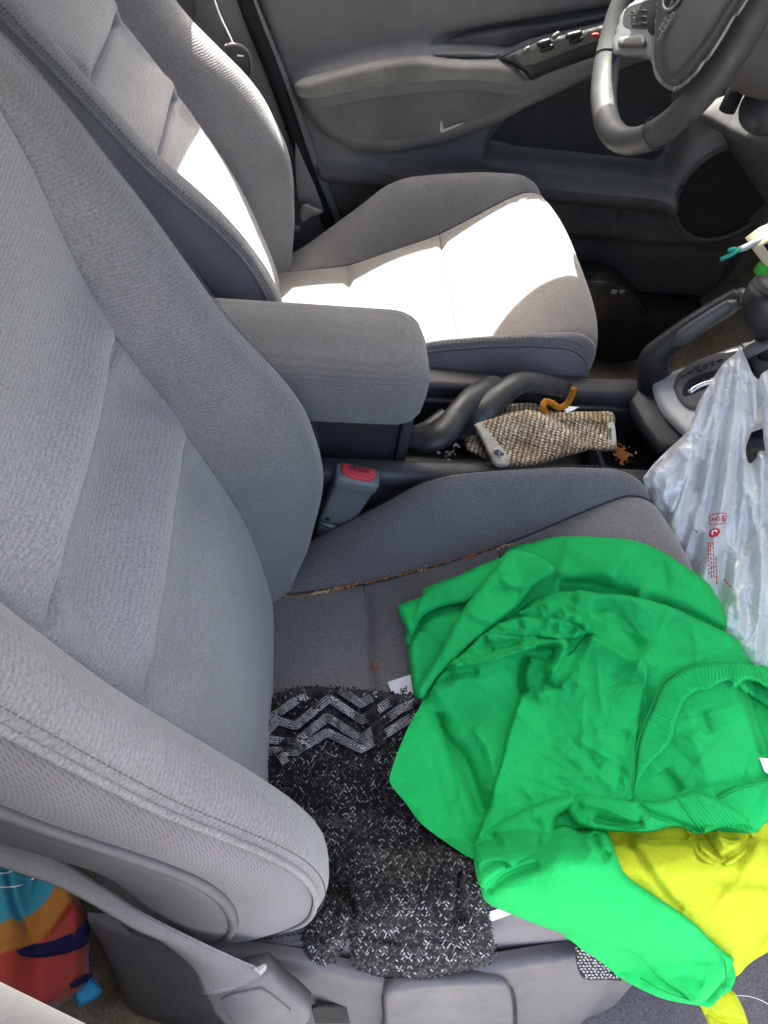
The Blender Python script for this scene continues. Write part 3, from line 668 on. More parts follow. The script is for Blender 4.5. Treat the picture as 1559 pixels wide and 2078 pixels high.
cp(layer('shifter_slot', [(1384, 795), (1392, 778), (1410, 765), (1450, 752), (1520, 742), (1520, 765), (1440, 785), (1402, 800), (1388, 804)], lambda P, d: .0155+d*0, A_, SN, M['blackm'], step=5))
M['chrome'] = simple('chrome', (.75, .76, .78), .12, 1.0)
cp(layer('slot_shutter', [(1394, 792), (1406, 778), (1440, 765), (1500, 755), (1500, 763), (1430, 783), (1402, 798)], lambda P, d: .016+dome(d, 8, .003), A_, SN, M['chrome'], step=4))
gx = (inplane([(1450, 730)], A_, SN)-inplane([(1390, 765)], A_, SN))[0]; gx /= np.linalg.norm(gx); gy = np.cross(SN, gx)
for ch, px in (('1', (1387, 764)), ('2', (1401, 755)), ('D3', (1417, 749)), ('D', (1431, 744)), ('N', (1446, 738)), ('R', (1460, 733))):
    oL = lettering('gear_mark', ch, .010, M['blackm'], inplane([px], A_, SN, .0150)[0], gy*-1, gx, None); cp(oL)
# front of the console / stack side
cp(slab('stack_panel', inplane([(1503, 695), (1530, 690), (1640, 660), (1640, 800), (1540, 760)], A_, SN, .028), .02, M['door'], bev=.004))

# gear lever
gl = empty('gear_lever', at(1540, 690, Y=.39)); tag(gl, 'black gear lever with gaiter at the edge above the plastic bag', 'gear lever')
kb = [at(1560, 720, Y=.385), at(1553, 680, Y=.385), at(1550, 650, Y=.385), at(1552, 620, Y=.385), at(1562, 590, Y=.385), at(1575, 572, Y=.385)]
keep(tube('knob', cr(kb, 24), smooth_tab([0, .25, .45, .7, .9, 1], [.012, .012, .022, .027, .024, .01], .05)(np.linspace(0, 1, 24)), M['black'], sides=18), gl)
keep(tube('collar', [at(1535, 692, Y=.39), at(1540, 702, Y=.385), at(1545, 712, Y=.38)], [.012, .030, .034], M['cover'], sides=18), gl)

# handbrake
hb = empty('handbrake', at(1330, 790, Y=.45)); tag(hb, 'black and grey handbrake lever raised beside the driver seat', 'handbrake')
pth = [at(1345, 830, Y=.452), at(1330, 775, Y=.452), at(1328, 732, Y=.452), at(1350, 704, Y=.452), at(1402, 664, Y=.452), at(1448, 635, Y=.452), at(1486, 612, Y=.452), at(1500, 606, Y=.452)]
ps = cr(pth, 60); rd = smooth_tab([0, .25, .4, .5, .7, .9, 1], [.027, .024, .020, .0175, .0165, .0155, .0135], .04)(np.linspace(0, 1, 60))
keep(tube('lever', ps, rd, M['black'], sides=20, squash=.8, up=(0, 1, 0)), hb)
M['gripg'] = plastic('grip_insert', (.065, .066, .07), .35)
ins = cr([p+np.array([0, -.012, .009]) for p in ps[26:54:4]], 30)
keep(tube('grip_insert', ins, np.r_[np.linspace(.004, .012, 5), np.full(20, .0125), np.linspace(.012, .005, 5)], M['gripg'], sides=14, squash=.7, up=(0, 1, 0)), hb)
keep(tube('release_button', [at(1492, 610, Y=.452), at(1510, 602, Y=.452), at(1517, 604, Y=.452)], [.0135, .0125, .008], M['gripg'], sides=14), hb)

# floor latch box with two release levers beside the driver's seat
lb = empty('release_box', at(1255, 640, Y=.97)); tag(lb, 'low black box with two release pulls on the floor beyond the driver seat', 'release box')
bx = [at(x, y, Y=.965) for x, y in [(1190, 575), (1240, 578), (1270, 590), (1296, 615), (1318, 640), (1300, 655), (1190, 660)]]
keep(slab('release_cover', bx, .08, M['black'], bev=.012, seg=3), lb)
for x in (1246, 1262): keep(rbox('release_mark', at(x, 592, Y=.955)-np.array([.006, .002, .004]), at(x, 592, Y=.955)+np.array([.006, .002, .004]), M['emb'], bev=.001), lb)

# ================================================================== clothes and clutter on the passenger seat
Zs_, Ze_, ysm_, pad_, bols_ = CU
def cushZ(x, y, floor=.20):
    yl = np.abs(y-PY); zc = Zs_(np.minimum(x, .49)); ze = Ze_(np.minimum(x, .49)); ys_ = .159+.042*np.clip(x/.45, 0, 1)**1.6
    k = np.clip((yl-ys_)/(.235-ys_), 0, 1); z = zc+(ze-zc)*np.sin(k*math.pi/2)**1.25+.012*np.sin(math.pi*k)*sstep(0, .2, x)
    z = z+(.013*np.sin(math.pi*np.clip((x-.119)/.164, 0, 1))+.011*np.sin(math.pi*np.clip((x-.283)/.2, 0, 1)))*(1-np.minimum(1, yl/ys_)**6)
    z = z-sstep(.225, .31, yl)*.17
    xx = x+.04*(np.minimum(yl, .235)/.235)**3.5; z = z-.05*(1-np.sqrt(1-np.clip((xx-.44)/.056, 0, .999)**2))-.24*sstep(.496, .60, xx)
    return np.maximum(z, floor)
def drape(A, h, floor=.20):
    """heights h above the cushion under each pixel"""
    Z = np.full(len(A), .40)
    for _ in range(14):
        W_ = atv(A, Z+h); Z = .5*Z+.5*cushZ(W_[:, 0], W_[:, 1], floor)
    return atv(A, Z+h)
FA = 1.0
def shp(t): return .45*np.exp(-t*t)+.55*np.exp(-1.25*np.sqrt(t*t+.03))/.805
def fold(P, poly, amp, wL, wR, taper=.12, closed=False):
    amp = amp*FA; q = crs(poly, 8); d, s, par = poly_dist(P, q, False); w_ = np.where(s > 0, wR, wL)
    return amp*shp(d/w_)*sstep(0, taper, par)*sstep(1, 1-taper, par) if taper > 0 else amp*shp(d/w_)
def lap(P, poly, amp, edge, reach, taper=.08):
    """cloth lying over: raised on the right-hand side of poly, falling off sharply on its left"""
    amp = amp*FA; q = crs(poly, 8); d, s, par = poly_dist(P, q, False); sd_ = d*s
    return amp*sstep(-edge, edge*.6, sd_)*np.exp(-(np.maximum(sd_, 0)/reach)**2)*sstep(0, taper, par)*sstep(1, 1-taper, par)
def wrinkle(P, seed, n=26, amp=.0016, lo=18, hi=60):
    r = np.random.default_rng(seed); h = np.zeros(len(P)); mn, mx = P.min(0), P.max(0)
    for _ in range(n):
        c_ = mn+(mx-mn)*r.random(2); a = r.uniform(0, math.pi); L = r.uniform(lo, hi); w_ = r.uniform(4, 10); v = P-c_
        u = v[:, 0]*math.cos(a)+v[:, 1]*math.sin(a); t = -v[:, 0]*math.sin(a)+v[:, 1]*math.cos(a)+.002*u*u*r.uniform(-1, 1)
        h += r.choice([-1, 1, 1])*amp*FA*r.uniform(.4, 1)*np.exp(-(u/L)**2)*shp(np.abs(t)/w_)
    return h
def clothmat(name, col, twill=2300., rough=.9, sheen=.35, var=.1, crk=.22):
    m, nt, p = mat_new(name); v = coords(nt, (1, 1, 1), (.2, .1, .7))
    wv = N(nt, 'ShaderNodeTexWave'); wv.inputs['Scale'].default_value = twill/6.28; wv.inputs['Distortion'].default_value = 1.2; wv.inputs['Detail'].default_value = 2; wv.inputs['Detail Scale'].default_value = 3
    nt.links.new(v, wv.inputs['Vector']); n1 = noise(nt, v, 1100, 2, .7); n2 = noise(nt, v, 22, 4, .6)
    c_ = mix(nt, 1, col, ramp(nt, n2, [(.3, (1-var,)*3), (.7, (1+var,)*3)]), 'MULTIPLY')
    c_ = mix(nt, 1, c_, ramp(nt, wv.outputs['Fac'], [(.2, (.9,)*3), (.8, (1.06,)*3)]), 'MULTIPLY')
    c_ = mix(nt, 1, c_, ramp(nt, n1, [(.3, (.84,)*3), (.68, (1.10,)*3)]), 'MULTIPLY')
    nt.links.new(c_, p.inputs['Base Color']); p.inputs['Roughness'].default_value = rough; p.inputs['Specular IOR Level'].default_value = .12
    p.inputs['Sheen Weight'].default_value = sheen; p.inputs['Sheen Roughness'].default_value = .4; p.inputs['Sheen Tint'].default_value = (*sc(col, 1.2), 1)
    b0 = bump(nt, ridged(nt, coords(nt), 26, 3, 1.2), crk*.5, .005); b0 = bump(nt, ridged(nt, coords(nt), 75, 3, .8), crk*.8, .002, b0); b = bump(nt, wv.outputs['Fac'], .35, .0006, b0); b = bump(nt, n1, .35, .0005, b); nt.links.new(b, p.inputs['Normal']); return m
M['green'] = clothmat('green_jersey', (.014, .42, .098), crk=.32, sheen=.1); M['yellow'] = clothmat('yellow_jersey', (.42, .48, .022), sheen=.05, crk=.3)
M['paper'] = simple('white_paper', (.72, .73, .78), .7); M['ink'] = simple('black_ink', (.02, .02, .025), .7)

# ---- sheet of paper under the clothes
pap = layer('paper_sheet', [(787, 1384), (833, 1369), (900, 1500), (1000, 1740), (1046, 1852), (990, 1873), (978, 1840), (900, 1660), (830, 1500)], None, None, None, M['paper'], step=12, curve=False, world=lambda A, d: drape(A, .0035+.0*d))
tag(pap, 'white printed paper sheet under the knit sweater and green shirt', 'paper')
def put_text(body, px, size, mat, parent, h=.006, ang=0.):
    q = drape(np.array([px, (px[0]+10*math.cos(ang), px[1]+10*math.sin(ang)), (px[0]+10*math.sin(ang), px[1]-10*math.cos(ang))], float), h); return lettering('lettering', body, size, mat, q[0], q[1]-q[0], q[2]-q[0], parent)
put_text('sd', (819, 1399), .010, M['ink'], pap, ang=-.2); put_text('oc', (984, 1838), .016, M['ink'], pap, ang=-.3)
q = drape(np.array([(978, 1853), (1012, 1842)], float), .0055); o = tube('ruled_line', q, .0008, M['ink'], pap, 5)

# ---- knit sweater
FA = 1.8
sw_out = [(517, 1500), (520, 1455), (535, 1424), (575, 1404), (640, 1395), (720, 1400), (800, 1408), (870, 1425), (920, 1550), (960, 1700), (985, 1760), (990, 1850), (1000, 1900), (1002, 1935), (975, 1962), (900, 1976), (820, 1987), (760, 1977), (716, 1952), (712, 1915), (706, 1898), (700, 1920), (684, 1946), (662, 1962), (643, 1972), (626, 1957), (618, 1925), (614, 1902), (628, 1876), (650, 1835), (645, 1780), (622, 1715), (590, 1660), (552, 1610), (524, 1565)]
zig = [[(527, 1500), (562, 1462), (600, 1473), (668, 1417), (735, 1462), (800, 1418)],
       [(536, 1493+6), (600, 1508), (664, 1455), (733, 1500), (810, 1440), (845, 1425)],
       [(530, 1523), (598, 1512+14), (664, 1486), (733, 1520), (800, 1478), (845, 1450)],
       [(562, 1520), (580, 1548)], [(545, 1460), (600, 1422), (650, 1402)], [(690, 1400), (732, 1428), (770, 1408)]]
def sw_h(P, d):
    h = .008+dome(d, 34, .022)
    for z in zig:
        q = np.array(z, float); dd, s, par = poly_dist(P, q, False); h = h+.008*np.exp(-(dd/8.5)**4)
    h += fold(P, [(640, 1560), (700, 1640), (740, 1760), (800, 1900)], .010, 50, 60) + fold(P, [(560, 1560), (640, 1545), (760, 1560), (850, 1600)], .006, 30, 30)
    h += fold(P, [(706, 1938), (716, 1890), (720, 1840), (700, 1800)], -.022, 12, 9, .05) + fold(P, [(690, 1800), (672, 1790), (660, 1800)], -.03, 20, 20, 0)
    h += fold(P, [(640, 1870), (665, 1848), (690, 1820)], .007, 12, 12) + fold(P, [(660, 1930), (690, 1890), (705, 1850)], .009, 14, 12)
    h += fold(P, [(935, 1760), (930, 1820), (938, 1880)], -.020, 12, 16) + fold(P, [(900, 1700), (920, 1770), (915, 1850)], .006, 40, 14)
    h += wrinkle(P, 3, 26, .006, 40, 90)+fold(P, [(560, 1600), (650, 1640), (760, 1640), (860, 1680)], -.008, 24, 24)+fold(P, [(640, 1700), (720, 1720), (800, 1800), (880, 1900)], .008, 26, 34)
    return np.clip(h, .004, .058)
mk, nt, p = mat_new('knit_yarn_dark'); v = coords(nt); n1 = noise(nt, v, 260, 3, .6, .8); n2 = noise(nt, v, 30, 3)
c_ = ramp(nt, n1, [(.42, (.005, .005, .006)), (.60, (.018, .018, .022)), (.75, (.06, .06, .065))]); nt.links.new(c_, p.inputs['Base Color'])
p.inputs['Roughness'].default_value = .95; p.inputs['Specular IOR Level'].default_value = .1; p.inputs['Sheen Weight'].default_value = .1
nt.links.new(bump(nt, n1, 1., .003), p.inputs['Normal']); M['knit'] = mk
M['fleck'] = simple('knit_yarn_light', (.34, .34, .35), .95, spec=.05); M['fleck2'] = simple('knit_yarn_grey', (.11, .11, .115), .95, spec=.05)
sweater = empty('knit_sweater', drape(np.array([(760, 1700.)]), 0.)[0]); tag(sweater, 'black and white flecked knit sweater crumpled beside the green shirt', 'sweater')
def sw_world(A, d): return drape(A, sw_h(A, d))
keep(layer('knit_body', sw_out, None, None, None, M['knit'], step=3.2, world=sw_world), sweater)
def flecks(name, pts, angs, L, wd, mat, parent, h0, hfun, outline):
    """short raised yarn loops: a six-sided lens each"""
    P = np.asarray(pts, float); n = len(P); a = np.asarray(angs); Q = crs(np.vstack([outline, outline[:1]]), 7)[:-1]
    L = np.broadcast_to(L, (n,)); wd = np.broadcast_to(wd, (n,)); ux, uy = np.cos(a), np.sin(a)
    off = [(-1, 0, 0), (-.4, -1, .3), (.5, -.9, .3), (1, .2, 0), (.4, 1, .3), (-.5, .9, .3), (0, 0, 1)]
    allP = np.vstack([np.c_[P[:, 0]+o[0]*L*ux-o[1]*wd*uy, P[:, 1]+o[0]*L*uy+o[1]*wd*ux] for o in off])
    d, _, _ = poly_dist(allP, Q); hh = hfun(allP, d)+h0*np.repeat([o[2] for o in off], n)
    V = drape(allP, hh); Fc = []
    for i in range(n):
        for k in range(6): Fc.append((k*n+i, ((k+1) % 6)*n+i, 6*n+i))
    a_, b_, c2 = (V[j] for j in Fc[0])
    if np.cross(b_-a_, c2-a_)@(C-a_) < 0: Fc = [f[::-1] for f in Fc]
    o = mesh(name, V, Fc, mat, parent, False); o['kind'] = 'stuff'; return keep(o, parent)
def scatter(outline, stepx, stepy, seed, margin=3):
    r = np.random.default_rng(seed); Q = crs(np.vstack([outline, outline[:1]]), 7); lo, hi = Q.min(0), Q.max(0); pts = []
    rows_ = np.arange(lo[1], hi[1], stepy)
    for j, y in enumerate(rows_):
        x = np.arange(lo[0]+(j % 2)*stepx/2, hi[0], stepx); pts.append(np.c_[x, np.full(len(x), y)])
    P = np.vstack(pts)+r.normal(0, .7, (sum(map(len, pts)), 2)); m = inside(P, Q); P = P[m]; d, _, _ = poly_dist(P, Q); return P[d > margin], r
P, r = scatter(sw_out, 7.4, 6.6, 5)
zd = np.min([poly_dist(P, np.array(z, float), False)[0] for z in zig], 0); P = P[~((P[:, 1] < 1560) & (zd < 13))]
colm_ = np.round((P[:, 0]+.25*P[:, 1])/7.4).astype(int); ang = np.where(colm_ % 2 == 0, -.85, .85)+r.normal(0, .18, len(P))
cls = r.random(len(P))+.12*np.sin(P[:, 1]/23.)*np.sin(P[:, 0]/31.)
M['fleck0'] = simple('knit_yarn_black', (.022, .022, .025), .95, spec=.05)
for nm, lo_, hi_, mt_, hh_ in (('light_stitches', -1, .20, 'fleck', .0026), ('grey_stitches', .20, .56, 'fleck2', .0028), ('black_stitches', .56, 9, 'fleck0', .0030)):
    k_ = (cls >= lo_) & (cls < hi_); n_ = int(k_.sum()); flecks(nm, P[k_], ang[k_], r.uniform(3.2, 5.6, n_), r.uniform(1.0, 1.55, n_)*(1.7 if hi_ == 9 else 1), M[mt_], sweater, hh_, sw_h, sw_out)
zp, za = [], []
for z in zig:
    q = np.array(z, float)
    for i in range(len(q)-1):
        L = np.linalg.norm(q[i+1]-q[i]); t = (q[i+1]-q[i])/L; nrm = np.array([-t[1], t[0]]); flat = t[0]*t[1] > 0
        for s in np.arange(3, L-1, 5.2):
            for k in (-6.5, -2.2, 2.2, 6.5):
                if not flat and r.random() < .15: continue
                zp.append(q[i]+t*(s+r.normal(0, .7))+nrm*(k+r.normal(0, .5))); za.append(math.atan2(t[1], t[0])+(0 if flat else 1.0)+r.normal(0, .18))
zp = np.array(zp); mm = inside(zp, crs(np.vstack([sw_out, sw_out[:1]]), 7)); zp = zp[mm]; za = np.array(za)[mm]
M['fleckb'] = simple('knit_yarn_white', (.50, .50, .51), .95, spec=.05)
flecks('chevron_stitches', zp, za, r.uniform(2.8, 3.8, len(zp)), r.uniform(1.3, 1.8, len(zp)), M['fleckb'], sweater, .0022, sw_h, sw_out)
# continuous ribs of the chevron bands
V_, F_ = [], []
for z in zig:
    q = np.array(z, float); q = np.vstack([np.linspace(q[i], q[i+1], 14, endpoint=False) for i in range(len(q)-1)]+[q[-1:]])
    t = np.gradient(q, axis=0); t /= np.linalg.norm(t, axis=1)[:, None]; nn = np.c_[-t[:, 1], t[:, 0]]
    for k in (-6.8, -2.3, 2.3, 6.8):
        A = q+nn*k; A = A[inside(A, crs(np.vstack([sw_out, sw_out[:1]]), 7))]
        if len(A) < 4: continue
        dd, _, _ = poly_dist(A, crs(np.vstack([sw_out, sw_out[:1]]), 7)); W_ = drape(A, sw_h(A, dd)+.0014)
        T_ = np.gradient(W_, axis=0); T_ /= np.linalg.norm(T_, axis=1)[:, None]+1e-9; b0_ = len(V_)
        for i_ in range(len(W_)):
            a_ = np.cross(T_[i_], [0, 0, 1.]); a_ /= np.linalg.norm(a_)+1e-9; c_ = np.cross(a_, T_[i_]); rr_ = .00085*(1+.35*math.sin(i_*2.4))
            V_ += [W_[i_]+rr_*(math.cos(g_)*a_+math.sin(g_)*c_) for g_ in np.linspace(0, 2*math.pi, 5, endpoint=False)]
        F_ += [(b0_+i_*5+j, b0_+i_*5+(j+1) % 5, b0_+(i_+1)*5+(j+1) % 5, b0_+(i_+1)*5+j) for i_ in range(len(W_)-1) for j in range(5)]
M['rib'] = carpet('knit_rib_yarn', (.36, .36, .37), (.10, .10, .105), 900)
o = keep(mesh('chevron_ribs', V_, F_, M['rib'], None), sweater); o['kind'] = 'stuff'
# fuzzy loops along the edge
eq = crs(np.vstack([sw_out, sw_out[:1]]), 4.5)[:-1]; eo = eq+r.normal(0, 2.2, eq.shape); en = len(eq)
flecks('edge_loops', eo, r.uniform(0, math.pi, en), r.uniform(2.5, 5, en), r.uniform(1.2, 2, en), M['fleck0'], sweater, .003, lambda P, d: .008+0*d, sw_out)
flecks('edge_loops', eo[::3]+1, r.uniform(0, math.pi, len(eo[::3])), 4., 1.3, M['fleck2'], sweater, .003, lambda P, d: .009+0*d, sw_out)
# hanging knit hem beyond the sleeve
hem = [(1166, 1918), (1200, 1930), (1250, 1975), (1262, 1990), (1230, 1989), (1190, 1988), (1176, 1975), (1168, 1945)]
hem_h = lambda P, d: .004+dome(d, 10, .008)
keep(layer('knit_hem', hem, None, None, None, M['knit'], step=5, world=lambda A, d: drape(A, hem_h(A, d))), sweater)
P, r = scatter(hem, 7.5, 6, 9); flecks('hem_stitches', P, r.normal(.3, .5, len(P)), r.uniform(2.4, 4, len(P)), 1.6, M['fleck'], sweater, .002, hem_h, hem)

# ---- yellow shirt under the green one
FA = 1.5
yel = empty('yellow_shirt', drape(np.array([(1420, 1800.)]), 0.)[0]); tag(yel, 'bright yellow shirt hanging from under the green shirt over the seat front', 'shirt')
def ylayer(name, out, hf, step=7): return keep(layer(name, out, None, None, None, M['yellow'], step=step, world=lambda A, d: drape(A, np.maximum(hf(A, d), .006), .27)), yel)
def y1(P, d):
    h = .010+dome(d, 18, .010)+fold(P, [(1262, 1688), (1300, 1745), (1350, 1815), (1385, 1850)], -.010, 8, 6, .05)+fold(P, [(1285, 1690), (1330, 1760), (1380, 1830)], .005, 14, 30)
    h += lap(P, [(1640, 1795), (1560, 1800), (1500, 1795), (1478, 1800), (1440, 1850), (1400, 1870)], -.008, 10, 90)+fold(P, [(1480, 1800), (1440, 1845), (1400, 1862)], .009, 14, 40)
    h += fold(P, [(1470, 1755), (1490, 1770), (1500, 1785)], -.006, 8, 8, .1)+fold(P, [(1475, 1750), (1472, 1790)], -.003, 4, 4)
    h += fold(P, [(1540, 1700), (1530, 1740), (1505, 1775), (1510, 1800)], .008, 16, 16)+wrinkle(P, 11, 20, .002, 30, 90)
    return np.maximum(h, .013)
ylayer('body', [(1205, 1672), (1310, 1660), (1460, 1660), (1559, 1640), (1640, 1620), (1640, 1890), (1559, 1932), (1522, 1955), (1497, 1980), (1470, 1985), (1440, 1930), (1380, 1870), (1315, 1828), (1262, 1790), (1230, 1720)], y1)
ylayer('gathered_fold', [(1378, 1660), (1390, 1690), (1398, 1712), (1416, 1738), (1440, 1752), (1474, 1756), (1500, 1744), (1522, 1722), (1534, 1696), (1528, 1672), (1450, 1655)], lambda P, d: .016+dome(d, 9, .009)+fold(P, [(1418, 1690), (1436, 1712), (1474, 1752)], -.012, 5, 9, .06)+fold(P, [(1402, 1700), (1425, 1732), (1466, 1753)], -.007, 4, 6, .08)+fold(P, [(1532, 1700), (1500, 1728), (1468, 1745)], -.008, 6, 12, .08)+fold(P, [(1445, 1690), (1480, 1715), (1510, 1705)], .006, 12, 16)+wrinkle(P, 13, 14, .003, 12, 30), 4)
ylayer('tail', [(1415, 2030), (1440, 2020), (1482, 2008), (1505, 2040), (1518, 2078), (1526, 2130), (1450, 2130), (1436, 2075)], lambda P, d: .006+dome(d, 12, .010)+fold(P, [(1430, 2045), (1460, 2068), (1520, 2078)], -.005, 6, 6), 6)

FA = 1.6
# ---- green shirt: folded layers, lowest first
grn = empty('green_shirt', drape(np.array([(1200, 1450.)]), 0.)[0]); tag(grn, 'bright green long-sleeved shirt with ribbed collar crumpled on the passenger seat', 'shirt')
def glayer(name, out, hf, step=6, mat='green'): return keep(layer(name, out, None, None, None, M[mat], step=step, world=lambda A, d: drape(A, np.maximum(hf(A, d), .006), .33)), grn)
top_out = [(1000, 1150), (1018, 1132), (1036, 1112), (1080, 1101), (1137, 1089), (1250, 1092), (1320, 1108), (1400, 1155), (1470, 1203), (1520, 1262), (1559, 1312), (1630, 1410), (1630, 1480), (1500, 1400), (1350, 1310), (1200, 1290), (1050, 1300), (960, 1300), (955, 1230)]
glayer('shirt_back', top_out, lambda P, d: .012+dome(d, 16, .012)+fold(P, [(1123, 1158), (1160, 1168), (1215, 1160), (1260, 1180)], .012, 26, 12)+fold(P, [(1130, 1195), (1180, 1190), (1240, 1205), (1300, 1222)], -.016, 18, 20)+fold(P, [(1330, 1110), (1345, 1150), (1350, 1200)], -.005, 16, 16)+fold(P, [(1290, 1215), (1360, 1235), (1450, 1275), (1540, 1330)], -.010, 14, 20)+fold(P, [(1140, 1095), (1200, 1130), (1280, 1150)], .005, 26, 26)+wrinkle(P, 21, 30, .0022))
glayer('folded_flap', [(831, 1309), (841, 1283), (857, 1252), (882, 1237), (908, 1228), (949, 1218), (990, 1200), (960, 1300), (900, 1400), (860, 1440), (845, 1425), (838, 1400), (832, 1350), (828, 1325)], lambda P, d: .010+dome(d, 14, .010)+fold(P, [(845, 1290), (862, 1255), (905, 1232), (950, 1224)], -.006, 8, 16)+wrinkle(P, 22, 10, .002))
glayer('folded_flap', [(822, 1302), (826, 1280), (836, 1270), (850, 1290), (842, 1325), (831, 1310)], lambda P, d: .004+dome(d, 10, .006), 5)
glayer('folded_flap', [(807, 1234), (811, 1227), (857, 1209), (863, 1193), (934, 1166), (975, 1147), (1018, 1132), (1030, 1145), (985, 1200), (949, 1222), (908, 1228), (882, 1237), (857, 1252), (841, 1283), (832, 1289), (826, 1278), (815, 1255)], lambda P, d: .018+dome(d, 13, .009)+fold(P, [(862, 1195), (856, 1225), (846, 1262)], .004, 5, 10)+wrinkle(P, 23, 14, .0016))
def body_h(P, d):
    h = .020+dome(d, 15, .012)
    h += fold(P, [(905, 1352), (960, 1345), (1010, 1335), (1060, 1318), (1110, 1304), (1138, 1299), (1148, 1312), (1140, 1335), (1125, 1360), (1113, 1380)], .013, 9, 17, .06)
    h += fold(P, [(1085, 1316), (1120, 1313), (1132, 1318)], -.010, 8, 8)
    h += lap(P, [(980, 1284), (1040, 1286), (1090, 1289), (1145, 1292)], .006, 4, 26)
    h += lap(P, [(1050, 1256), (1090, 1252), (1130, 1256), (1165, 1262)], .006, 4, 22)+lap(P, [(1085, 1231), (1112, 1221), (1136, 1225), (1150, 1240), (1178, 1250), (1205, 1277)], .008, 4, 24)
    h += fold(P, [(1191, 1287), (1230, 1305), (1275, 1328), (1315, 1346)], .010, 7, 34)+fold(P, [(1195, 1240), (1245, 1236), (1264, 1266), (1288, 1303), (1300, 1330)], -.008, 20, 16)
    h += fold(P, [(1160, 1198), (1240, 1206), (1330, 1222), (1416, 1257), (1500, 1300)], .006, 10, 40, .05)
    h += fold(P, [(1074, 1330), (1062, 1356), (1060, 1390), (1068, 1406)], -.012, 6, 10, .1)+fold(P, [(1080, 1415), (1130, 1395), (1160, 1380), (1190, 1400)], .006, 12, 20)
    h += lap(P, [(955, 1735), (977, 1674), (993, 1635), (1003, 1594), (1018, 1545), (1031, 1489), (1049, 1435), (1060, 1408)], .008, 4, 45, .04)
    h += fold(P, [(886, 1440), (891, 1470), (902, 1499), (934, 1533), (954, 1574), (972, 1625), (984, 1660)], -.015, 14, 20, .08)+fold(P, [(955, 1470), (990, 1520), (1002, 1570), (990, 1620)], .006, 16, 14)
    h += fold(P, [(870, 1420), (930, 1380), (985, 1375), (1040, 1345)], .006, 22, 22)+fold(P, [(895, 1395), (905, 1375), (940, 1360), (975, 1362)], -.006, 8, 10)
    h += fold(P, [(1100, 1375), (1125, 1392), (1140, 1388)], -.008, 5, 6)+fold(P, [(1175, 1560), (1190, 1500), (1260, 1530), (1280, 1600)], .0025, 16, 22)
    h += fold(P, [(1060, 1620), (1110, 1560), (1160, 1500)], .003, 22, 26)+fold(P, [(1230, 1360), (1290, 1380), (1310, 1420), (1290, 1480)], -.006, 16, 20)+fold(P, [(1290, 1330), (1340, 1350), (1440, 1330)], .004, 20, 20)
    h += fold(P, [(1275, 1480), (1258, 1540), (1262, 1600)], -.004, 14, 16)+fold(P, [(1210, 1570), (1240, 1590), (1275, 1585)], .003, 12, 12)+fold(P, [(1200, 1540), (1232, 1520), (1270, 1530)], .0025, 12, 12)
    # the open neck
    nk = np.array([(1488, 1392), (1514, 1378), (1545, 1386), (1600, 1400), (1600, 1545), (1559, 1545), (1540, 1530), (1524, 1480), (1508, 1432)], float)
    dn, _, _ = poly_dist(P, nk); h += -.026*sstep(-2, 9, np.where(inside(P, nk), dn, -dn))
    h += fold(P, [(1400, 1480), (1430, 1560), (1440, 1600)], .005, 24, 24)+fold(P, [(1420, 1440), (1432, 1465), (1440, 1490)], -.004, 10, 12)+fold(P, [(1345, 1560), (1370, 1590), (1380, 1610)], -.007, 10, 14)
    h += lap(P, [(1640, 1580), (1559, 1582), (1520, 1590), (1480, 1602), (1450, 1620)], -.005, 4, 22)
    h += wrinkle(P, 31, 110, .0014, 25, 85)
    Q_ = crs(np.vstack([sw_out, sw_out[:1]]), 9); ds, _, _ = poly_dist(P, Q_); swh = np.where(inside(P, Q_), sw_h(P, ds), 0)
    return np.maximum(np.maximum(h, .006), swh+.013)
body_out = [(1050, 1240), (1075, 1220), (1100, 1207), (1160, 1197), (1211, 1202), (1288, 1211), (1360, 1231), (1416, 1257), (1467, 1280), (1518, 1308), (1559, 1334), (1640, 1390), (1640, 1640), (1559, 1668), (1528, 1691), (1440, 1689), (1375, 1678), (1300, 1686), (1200, 1686), (1120, 1690), (1040, 1720), (985, 1755), (958, 1742), (931, 1727), (857, 1673), (824, 1630), (792, 1589), (796, 1560), (807, 1527), (829, 1476), (852, 1435), (868, 1402), (890, 1370), (912, 1347), (945, 1317), (980, 1287), (1010, 1264)]
glayer('shirt_body', body_out, body_h, 3.4)
def over(name, out, h0, hd, wd_, extra=lambda P: 0., step=3.4): glayer(name, out, lambda P, d: body_h(P, np.full(len(P), 60.))+h0+dome(d, wd_, hd)+extra(P), step)
over('shirt_panel', [(958, 1722), (977, 1674), (993, 1635), (1003, 1594), (1018, 1545), (1031, 1489), (1049, 1435), (1060, 1408), (1072, 1402), (1064, 1385), (1064, 1355), (1078, 1334), (1112, 1340), (1152, 1330), (1193, 1288), (1230, 1303), (1275, 1327), (1314, 1347), (1306, 1420), (1292, 1520), (1286, 1622), (1160, 1640), (1060, 1665)], .001, .0055, 7)
over('folded_layer', [(1050, 1243), (1085, 1230), (1112, 1219), (1137, 1222), (1152, 1238), (1180, 1250), (1208, 1279), (1190, 1287), (1165, 1266), (1130, 1257), (1090, 1253), (1060, 1256)], .002, .009, 10)
over('folded_layer', [(1010, 1266), (1052, 1255), (1090, 1251), (1130, 1255), (1166, 1263), (1190, 1287), (1150, 1296), (1090, 1292), (1040, 1290), (985, 1288)], .003, .009, 9)
